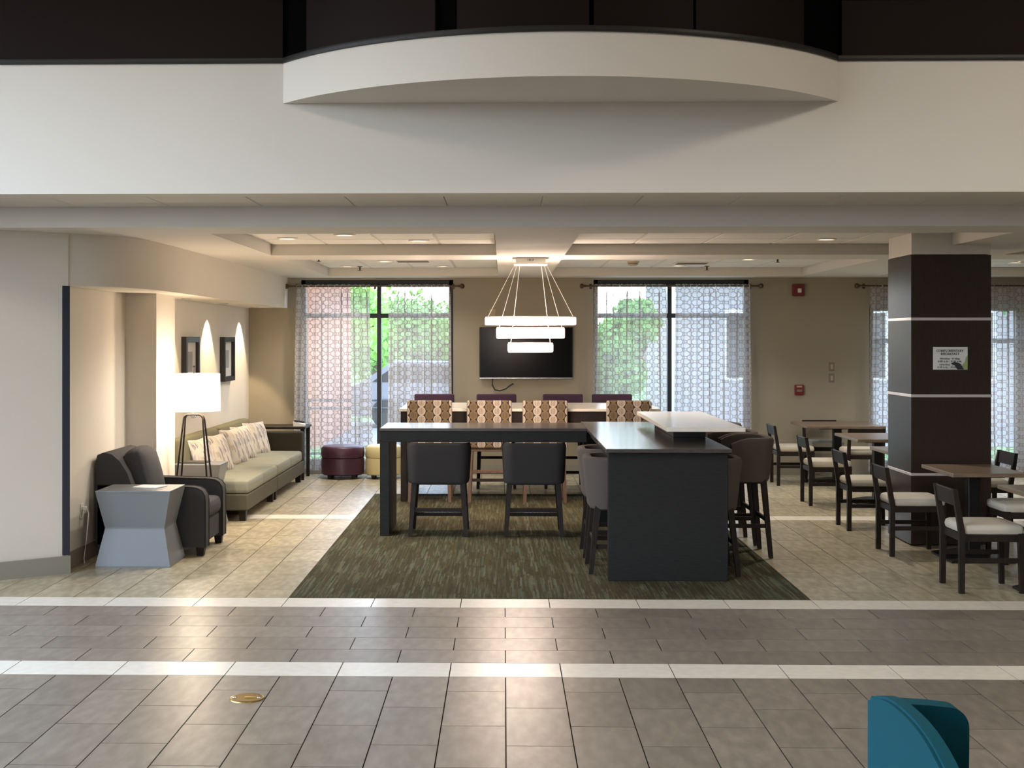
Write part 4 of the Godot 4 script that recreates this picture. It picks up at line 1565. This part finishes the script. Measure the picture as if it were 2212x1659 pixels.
	for q in rings:
		var r: float = q[0]
		var w := 0.05
		mb = MB.new()
		mb.lathe([Vector2(r - w, q[1] + 0.006), Vector2(r - w + 0.006, q[1]), Vector2(r - 0.012, q[1]), Vector2(r - 0.003, q[1] + 0.004), Vector2(r, q[1] + 0.014), Vector2(r, q[2] - 0.016), Vector2(r - 0.004, q[2] - 0.004), Vector2(r - w, q[2] - 0.004), Vector2(r - w, q[1] + 0.006)], 64)
		part("ring_diffuser", mb, M.ring_glow, t)
		mb = MB.new()
		mb.lathe([Vector2(r - w, q[2] - 0.0035), Vector2(r - 0.006, q[2] - 0.0035), Vector2(r - 0.006, q[2] + 0.004), Vector2(r - w, q[2] + 0.004), Vector2(r - w, q[2] - 0.0035)], 64)
		part("ring_housing", mb, M.plastic_white, t)
		for sd in [-1.0, 1.0]:
			mb = MB.new()
			mb.tube([Vector3(sd * q[3], 2.58, 0.0), Vector3(sd * (r - 0.03), q[2], 0.0)], 0.0035, 6)
			part("cable", mb, M.plastic_white, t)
		for s in [-1.0, 1.0]:
			omni(t, Vector3(s * (r - 0.025), q[1] - 0.02, 0) if s < 0 else Vector3(0, q[2] - 0.03, 0), 0.4, rgb(255, 232, 214), 0.01)
	# recessed downlights
	var lights := [[-2.0, 12.2, "above the carpet, nearest the bulkhead"], [-1.42, 11.8, "above the carpet, between two others"], [-0.80, 12.5, "above the carpet, beside the chandelier beam"], [-2.0, 16.9, "before the sofa window, nearest the bulkhead"], [-1.42, 15.8, "before the sofa window, beside the air vent"], [-0.78, 16.9, "before the sofa window, beside the chandelier beam"], [3.0, 12.4, "above the tall tub stools"], [2.85, 15.5, "near the tan wall, clear of the vent"], [2.2, 16.8, "near the tan wall, beside the air vent"], [5.69, 15.3, "beyond the column, farther from the window"], [6.2, 16.2, "beyond the column, nearer the window"]]
	for q in lights:
		t = thing("recessed_downlight", "round recessed downlight in the coffer " + q[2], "ceiling light", V(q[0], 2.757, q[1]), 0.0, "downlights in the ceiling coffers")
		mb = MB.new()
		mb.lathe([Vector2(0.075, -0.002), Vector2(0.098, -0.001), Vector2(0.1, -0.007), Vector2(0.078, -0.012), Vector2(0.072, -0.004)], 28)
		part("trim", mb, M.plastic_white, t)
		mb = MB.new()
		mb.lathe([Vector2(0.0, -0.006), Vector2(0.075, -0.006)], 28)
		part("lens", mb, M.lens_glow, t)
		spot(t, Vector3(0, -0.03, 0), Vector3.DOWN, (1.1 if q[1] > 16.5 else 2.1) if q[0] < 2.5 and q[0] > -1.0 and q[1] > 16.0 else 2.75, 66.0, rgb(255, 248, 238), 0.05, 0.7)
	# vents, sprinklers, smoke detector
	for q in [["square ceiling air vent beside a lit downlight in the coffer behind the sofa", -1.08, 15.75], ["square ceiling air vent near the smoke detector", 2.3, 16.25]]:
		t = thing("air_vent", q[0], "vent", V(q[1], 2.757, q[2]))
		mb = MB.new()
		for s in [-1.0, 1.0]:
			mb.box(Vector3(s * 0.2, -0.006, 0), Vector3(0.03, 0.012, 0.43), 0.003)
			mb.box(Vector3(0, -0.006, s * 0.2), Vector3(0.37, 0.012, 0.03), 0.003)
		part("frame", mb, M.plastic_white, t)
		for k in 7:
			mb = MB.new()
			mb.xf = Transform3D(Basis(Vector3.RIGHT, 0.6), Vector3(0, -0.004, -0.15 + 0.05 * k))
			mb.box(Vector3.ZERO, Vector3(0.37, 0.004, 0.035), 0.0)
			part("louvre", mb, M.plastic_grey, t)
	for q in [[-2.1, 15.0, "over the sofa side"], [-1.85, 17.0, "before the left window"], [2.6, 17.0, "before the right window"], [3.15, 15.3, "over the breakfast side"]]:
		t = thing("sprinkler_head", "small dark sprinkler head in the ceiling coffer " + q[2], "sprinkler", V(q[0], 2.757, q[1]), 0.0, "sprinkler heads in the ceiling")
		mb = MB.new()
		mb.lathe([Vector2(0.035, 0), Vector2(0.035, -0.006), Vector2(0.012, -0.012), Vector2(0.01, -0.05), Vector2(0.0, -0.052)], 12)
		part("body", mb, M.metal_bronze, t)
		mb = MB.new()
		mb.lathe([Vector2(0, -0.05), Vector2(0.028, -0.052), Vector2(0.028, -0.056), Vector2(0, -0.056)], 12)
		part("deflector", mb, M.metal_bronze, t)
	t = thing("smoke_detector", "round beige smoke detector on the coffer ceiling", "smoke detector", V(1.56, 2.757, 16.0))
	mb = MB.new()
	mb.lathe([Vector2(0.075, 0), Vector2(0.075, -0.012), Vector2(0.06, -0.02), Vector2(0.05, -0.045), Vector2(0.03, -0.055), Vector2(0, -0.056)], 24)
	part("body", mb, M.plastic_beige, t)
	mb = MB.new()
	mb.lathe([Vector2(0.062, -0.024), Vector2(0.062, -0.034), Vector2(0.045, -0.036)], 24)
	part("sensor_band", mb, M.plastic_grey, t)

func foreground() -> void:
	# brass floor box
	var t := thing("floor_outlet", "round brass floor outlet cover set in the lobby tiles", "floor outlet", V(-1.303, 0, 6.69))
	var mb := MB.new()
	mb.lathe([Vector2(0.088, 0.0), Vector2(0.086, 0.005), Vector2(0.078, 0.008), Vector2(0.07, 0.006), Vector2(0, 0.006)], 36)
	part("cover", mb, M.metal_brass, t)
	mb = MB.new()
	mb.box(Vector3(0.02, 0.008, -0.01), Vector3(0.06, 0.008, 0.035), 0.002)
	part("flap", mb, M.metal_brass, t)
	for s in [-1.0, 1.0]:
		mb = MB.new()
		mb.lathe([Vector2(0.012, 0.006), Vector2(0.01, 0.009), Vector2(0, 0.0095)], 10, Vector3(s * 0.062, 0, 0.0))
		part("screw", mb, M.metal_chrome, t)
	# teal chair: only the top of its back and one wing reach into the frame
	t = thing("teal_chair", "teal upholstered winged lobby chair with arched back, on the grey tiles", "chair", V(1.092, 0, 3.66), -PI / 2)
	# local: back at +z, wings towards -z, seen from behind its back
	var arch := PackedVector2Array([Vector2(-0.345, 0.30), Vector2(-0.345, 0.70)])
	for k in 17:
		var u := -1.0 + 2.0 * k / 16.0
		arch.append(Vector2(0.345 * u, 0.805 - 0.058 * pow(absf(u), 2.4)))
	arch.append(Vector2(0.345, 0.70))
	arch.append(Vector2(0.345, 0.30))
	mb = MB.new()
	mb.plate(arch, -0.045, -0.01)
	var grown := PackedVector2Array()
	for p in arch:
		grown.append(Vector2(p.x * 0.978, 0.30 + (p.y - 0.30) * 0.984))
	mb.plate(grown, -0.01, 0.0)
	part("backrest", mb, M.fabric_teal, t, 60.0)
	for sd in [-1.0, 1.0]:
		mb = MB.new()
		var top: float = 0.745 if sd < 0 else 0.72
		var pr := PackedVector2Array([Vector2(0.05, 0.25), Vector2(-0.212, 0.25), Vector2(-0.217, top - 0.12)])
		for k in 9:
			var a := PI / 2 * k / 8.0
			pr.append(Vector2(-0.157 - 0.06 * cos(a), top - 0.066 + 0.06 * sin(a)))
		pr.append(Vector2(-0.1, top))
		pr.append(Vector2(0.05, top + 0.008))
		mb.xf = Transform3D(Basis(Vector3(0, 0, 1), Vector3(0, 1, 0), Vector3(-1, 0, 0)), Vector3(0, 0, -0.062))
		mb.plate(pr, -sd * 0.305 - 0.035, -sd * 0.305 + 0.035)
		part("wing", mb, M.fabric_teal, t, 40.0)
	mb = MB.new()
	mb.cushion(Vector3(0, 0.37, -0.34), Vector3(0.56, 0.16, 0.54), 0.05, Vector3(0, 0.015, 0))
	part("seat", mb, M.fabric_teal, t, 50.0)
	mb = MB.new()
	mb.box(Vector3(0, 0.255, -0.32), Vector3(0.60, 0.09, 0.58), 0.01)
	part("base", mb, M.fabric_teal, t)
	for x in [-0.26, 0.26]:
		for z in [-0.56, -0.08]:
			mb = MB.new()
			mb.leg(Vector3(x, 0.22, z), Vector3(x * 1.08, 0, z), 0.04, 0.028)
			part("leg", mb, M.wood_dark, t)

func tree(label: String, x: float, d: float, h: float, r: float, leaf: Material, seed_: int, called := "tree") -> void:
	var t := thing(called, label, "tree", V(x, -0.12, d))
	var rng := RandomNumberGenerator.new()
	rng.seed = seed_
	var mb := MB.new()
	mb.tube([Vector3(0, 0, 0), Vector3(0.05, h * 0.3, 0.02), Vector3(0.0, h * 0.75, 0.05)], 0.14, 8)
	for k in 5:
		var a := TAU * k / 5.0
		mb.tube([Vector3(0.03, h * 0.4, 0.02), Vector3(cos(a) * r * 0.6, h * 0.62, sin(a) * r * 0.6)], 0.05, 6)
	part("trunk", mb, M.bark, t)
	mb = MB.new()
	var lobes := []
	for k in 9:
		var a := rng.randf() * TAU
		lobes.append([Vector3(cos(a) * r * rng.randf_range(0.2, 0.7), h * rng.randf_range(0.32, 0.82), sin(a) * r * rng.randf_range(0.2, 0.7)), r * rng.randf_range(0.45, 0.65)])
	for k in 3600:
		var l = lobes[rng.randi_range(0, 8)]
		var dir := Vector3(rng.randfn(), rng.randfn(), rng.randfn()).normalized()
		var p: Vector3 = l[0] + dir * l[1] * pow(rng.randf(), 0.35)
		var u := Vector3(rng.randfn(), rng.randfn(), rng.randfn()).normalized()
		var w := u.cross(dir).normalized()
		var s := rng.randf_range(0.07, 0.16)
		mb.tri(p - u * s, p + w * s * 0.6, p + u * s)
		mb.tri(p - u * s, p + u * s, p - w * s * 0.6)
	var f := part("foliage", mb, leaf, t, 1.0)
	f.set_meta("kind", "stuff")

func outdoors() -> void:
	var mb := MB.new()
	mb.span(-40, 45, -0.4, -0.12, 20.6, 80)
	struct("ground_lawn", mb, M.grass, "lawn beyond the windows")
	mb = MB.new()
	mb.span(-40, 45, -0.4, -0.1, 18.05, 20.6)
	struct("ground_path", mb, M.paving, "pale paved path outside the windows")
	mb = MB.new()
	mb.span(-40, 45, -0.12, -0.11, 24.0, 31.0)
	struct("ground_drive", mb, M.asphalt, "grey driveway beyond the windows")
	# brick wing on the left
	var t := thing("brick_building", "orange brick wing of the building outside the left window", "building", V(-8.3, -0.12, 26.0))
	mb = MB.new()
	mb.box(Vector3(0, 1.6, 0), Vector3(10.0, 3.2, 5.0), 0.0)
	part("wall", mb, M.brick, t)
	mb = MB.new()
	mb.box(Vector3(0, 3.7, 0), Vector3(10.2, 1.0, 5.2), 0.02)
	part("cornice", mb, M.stucco, t)
	for x in [0.5, 2.9]:
		mb = MB.new()
		mb.box(Vector3(x, 1.7, 2.5), Vector3(1.2, 1.5, 0.06), 0.01)
		var w := part("window", mb, M.plastic_white, t)
		mb = MB.new()
		mb.box(Vector3(x, 1.7, 2.53), Vector3(1.05, 1.35, 0.02), 0.0)
		part("pane", mb, M.car_glass, w)
	t = thing("pale_building", "pale stucco building outside the right windows", "building", V(8.6, -0.12, 33.0))
	mb = MB.new()
	mb.box(Vector3(0, 2.6, 0), Vector3(9.5, 5.2, 6.0), 0.0)
	part("wall", mb, M.stucco, t)
	mb = MB.new()
	mb.box(Vector3(0, 5.3, 0), Vector3(10.0, 0.3, 6.4), 0.02)
	part("roof", mb, M.asphalt, t)
	for x in [-3.0, -0.6, 1.8]:
		mb = MB.new()
		mb.box(Vector3(x, 1.8, 3.0), Vector3(1.3, 1.6, 0.06), 0.01)
		var w := part("window", mb, M.plastic_white, t)
		mb = MB.new()
		mb.box(Vector3(x, 1.8, 3.04), Vector3(1.15, 1.45, 0.02), 0.0)
		part("pane", mb, M.car_glass, w)
	tree("leafy green tree filling the left window right of its mullion", -2.2, 33.0, 3.0, 1.35, M.leaf, 1)
	tree("rounded tree outside the left window beside the television", -1.0, 36.5, 3.3, 1.2, M.leaf_cool, 2)
	tree("leafy tree outside the window right of the television", 2.45, 27.5, 2.9, 0.85, M.leaf, 3)
	tree("far tree behind the drive outside the left window", -4.0, 41.0, 3.6, 1.7, M.leaf, 5)
	tree("tree outside the window behind the dark column", 10.6, 25.5, 5.0, 1.6, M.leaf_cool, 6)
	# railing and car
	t = thing("railing", "dark metal railing outside the left window", "railing", V(-2.1, -0.1, 21.0))
	for y in [0.95, 0.82, 0.1]:
		mb = MB.new()
		mb.tube([Vector3(-1.0, y, 0), Vector3(2.2, y, 0)], 0.02, 6)
		part("rail", mb, M.metal_black, t)
	for k in 5:
		mb = MB.new()
		mb.tube([Vector3(-1.0 + 0.8 * k, 0, 0), Vector3(-1.0 + 0.8 * k, 0.95, 0)], 0.02, 6)
		part("post", mb, M.metal_black, t)
	t = thing("car", "grey parked car outside the left window", "car", V(-1.2, -0.11, 29.5))
	mb = MB.new()
	mb.plate(PackedVector2Array([Vector2(-2.1, 0.25), Vector2(2.1, 0.25), Vector2(2.15, 0.7), Vector2(1.9, 0.85), Vector2(1.0, 0.95), Vector2(0.4, 1.42), Vector2(-1.2, 1.45), Vector2(-1.9, 0.98), Vector2(-2.15, 0.9)]), -0.85, 0.85)
	part("body", mb, M.car_paint, t)
	mb = MB.new()
	mb.plate(PackedVector2Array([Vector2(0.85, 0.98), Vector2(0.33, 1.36), Vector2(-1.12, 1.38), Vector2(-1.65, 1.0)]), -0.86, 0.86)
	part("side_window", mb, M.car_glass, t)
	for x in [-1.35, 1.35]:
		for z in [-0.8, 0.8]:
			mb = MB.new()
			mb.xf = Transform3D(Basis(Vector3.RIGHT, PI / 2), Vector3(x, 0.32, z))
			mb.lathe([Vector2(0, -0.1), Vector2(0.32, -0.1), Vector2(0.32, 0.1), Vector2(0, 0.1)], 18)
			part("wheel", mb, M.black_rubber, t)
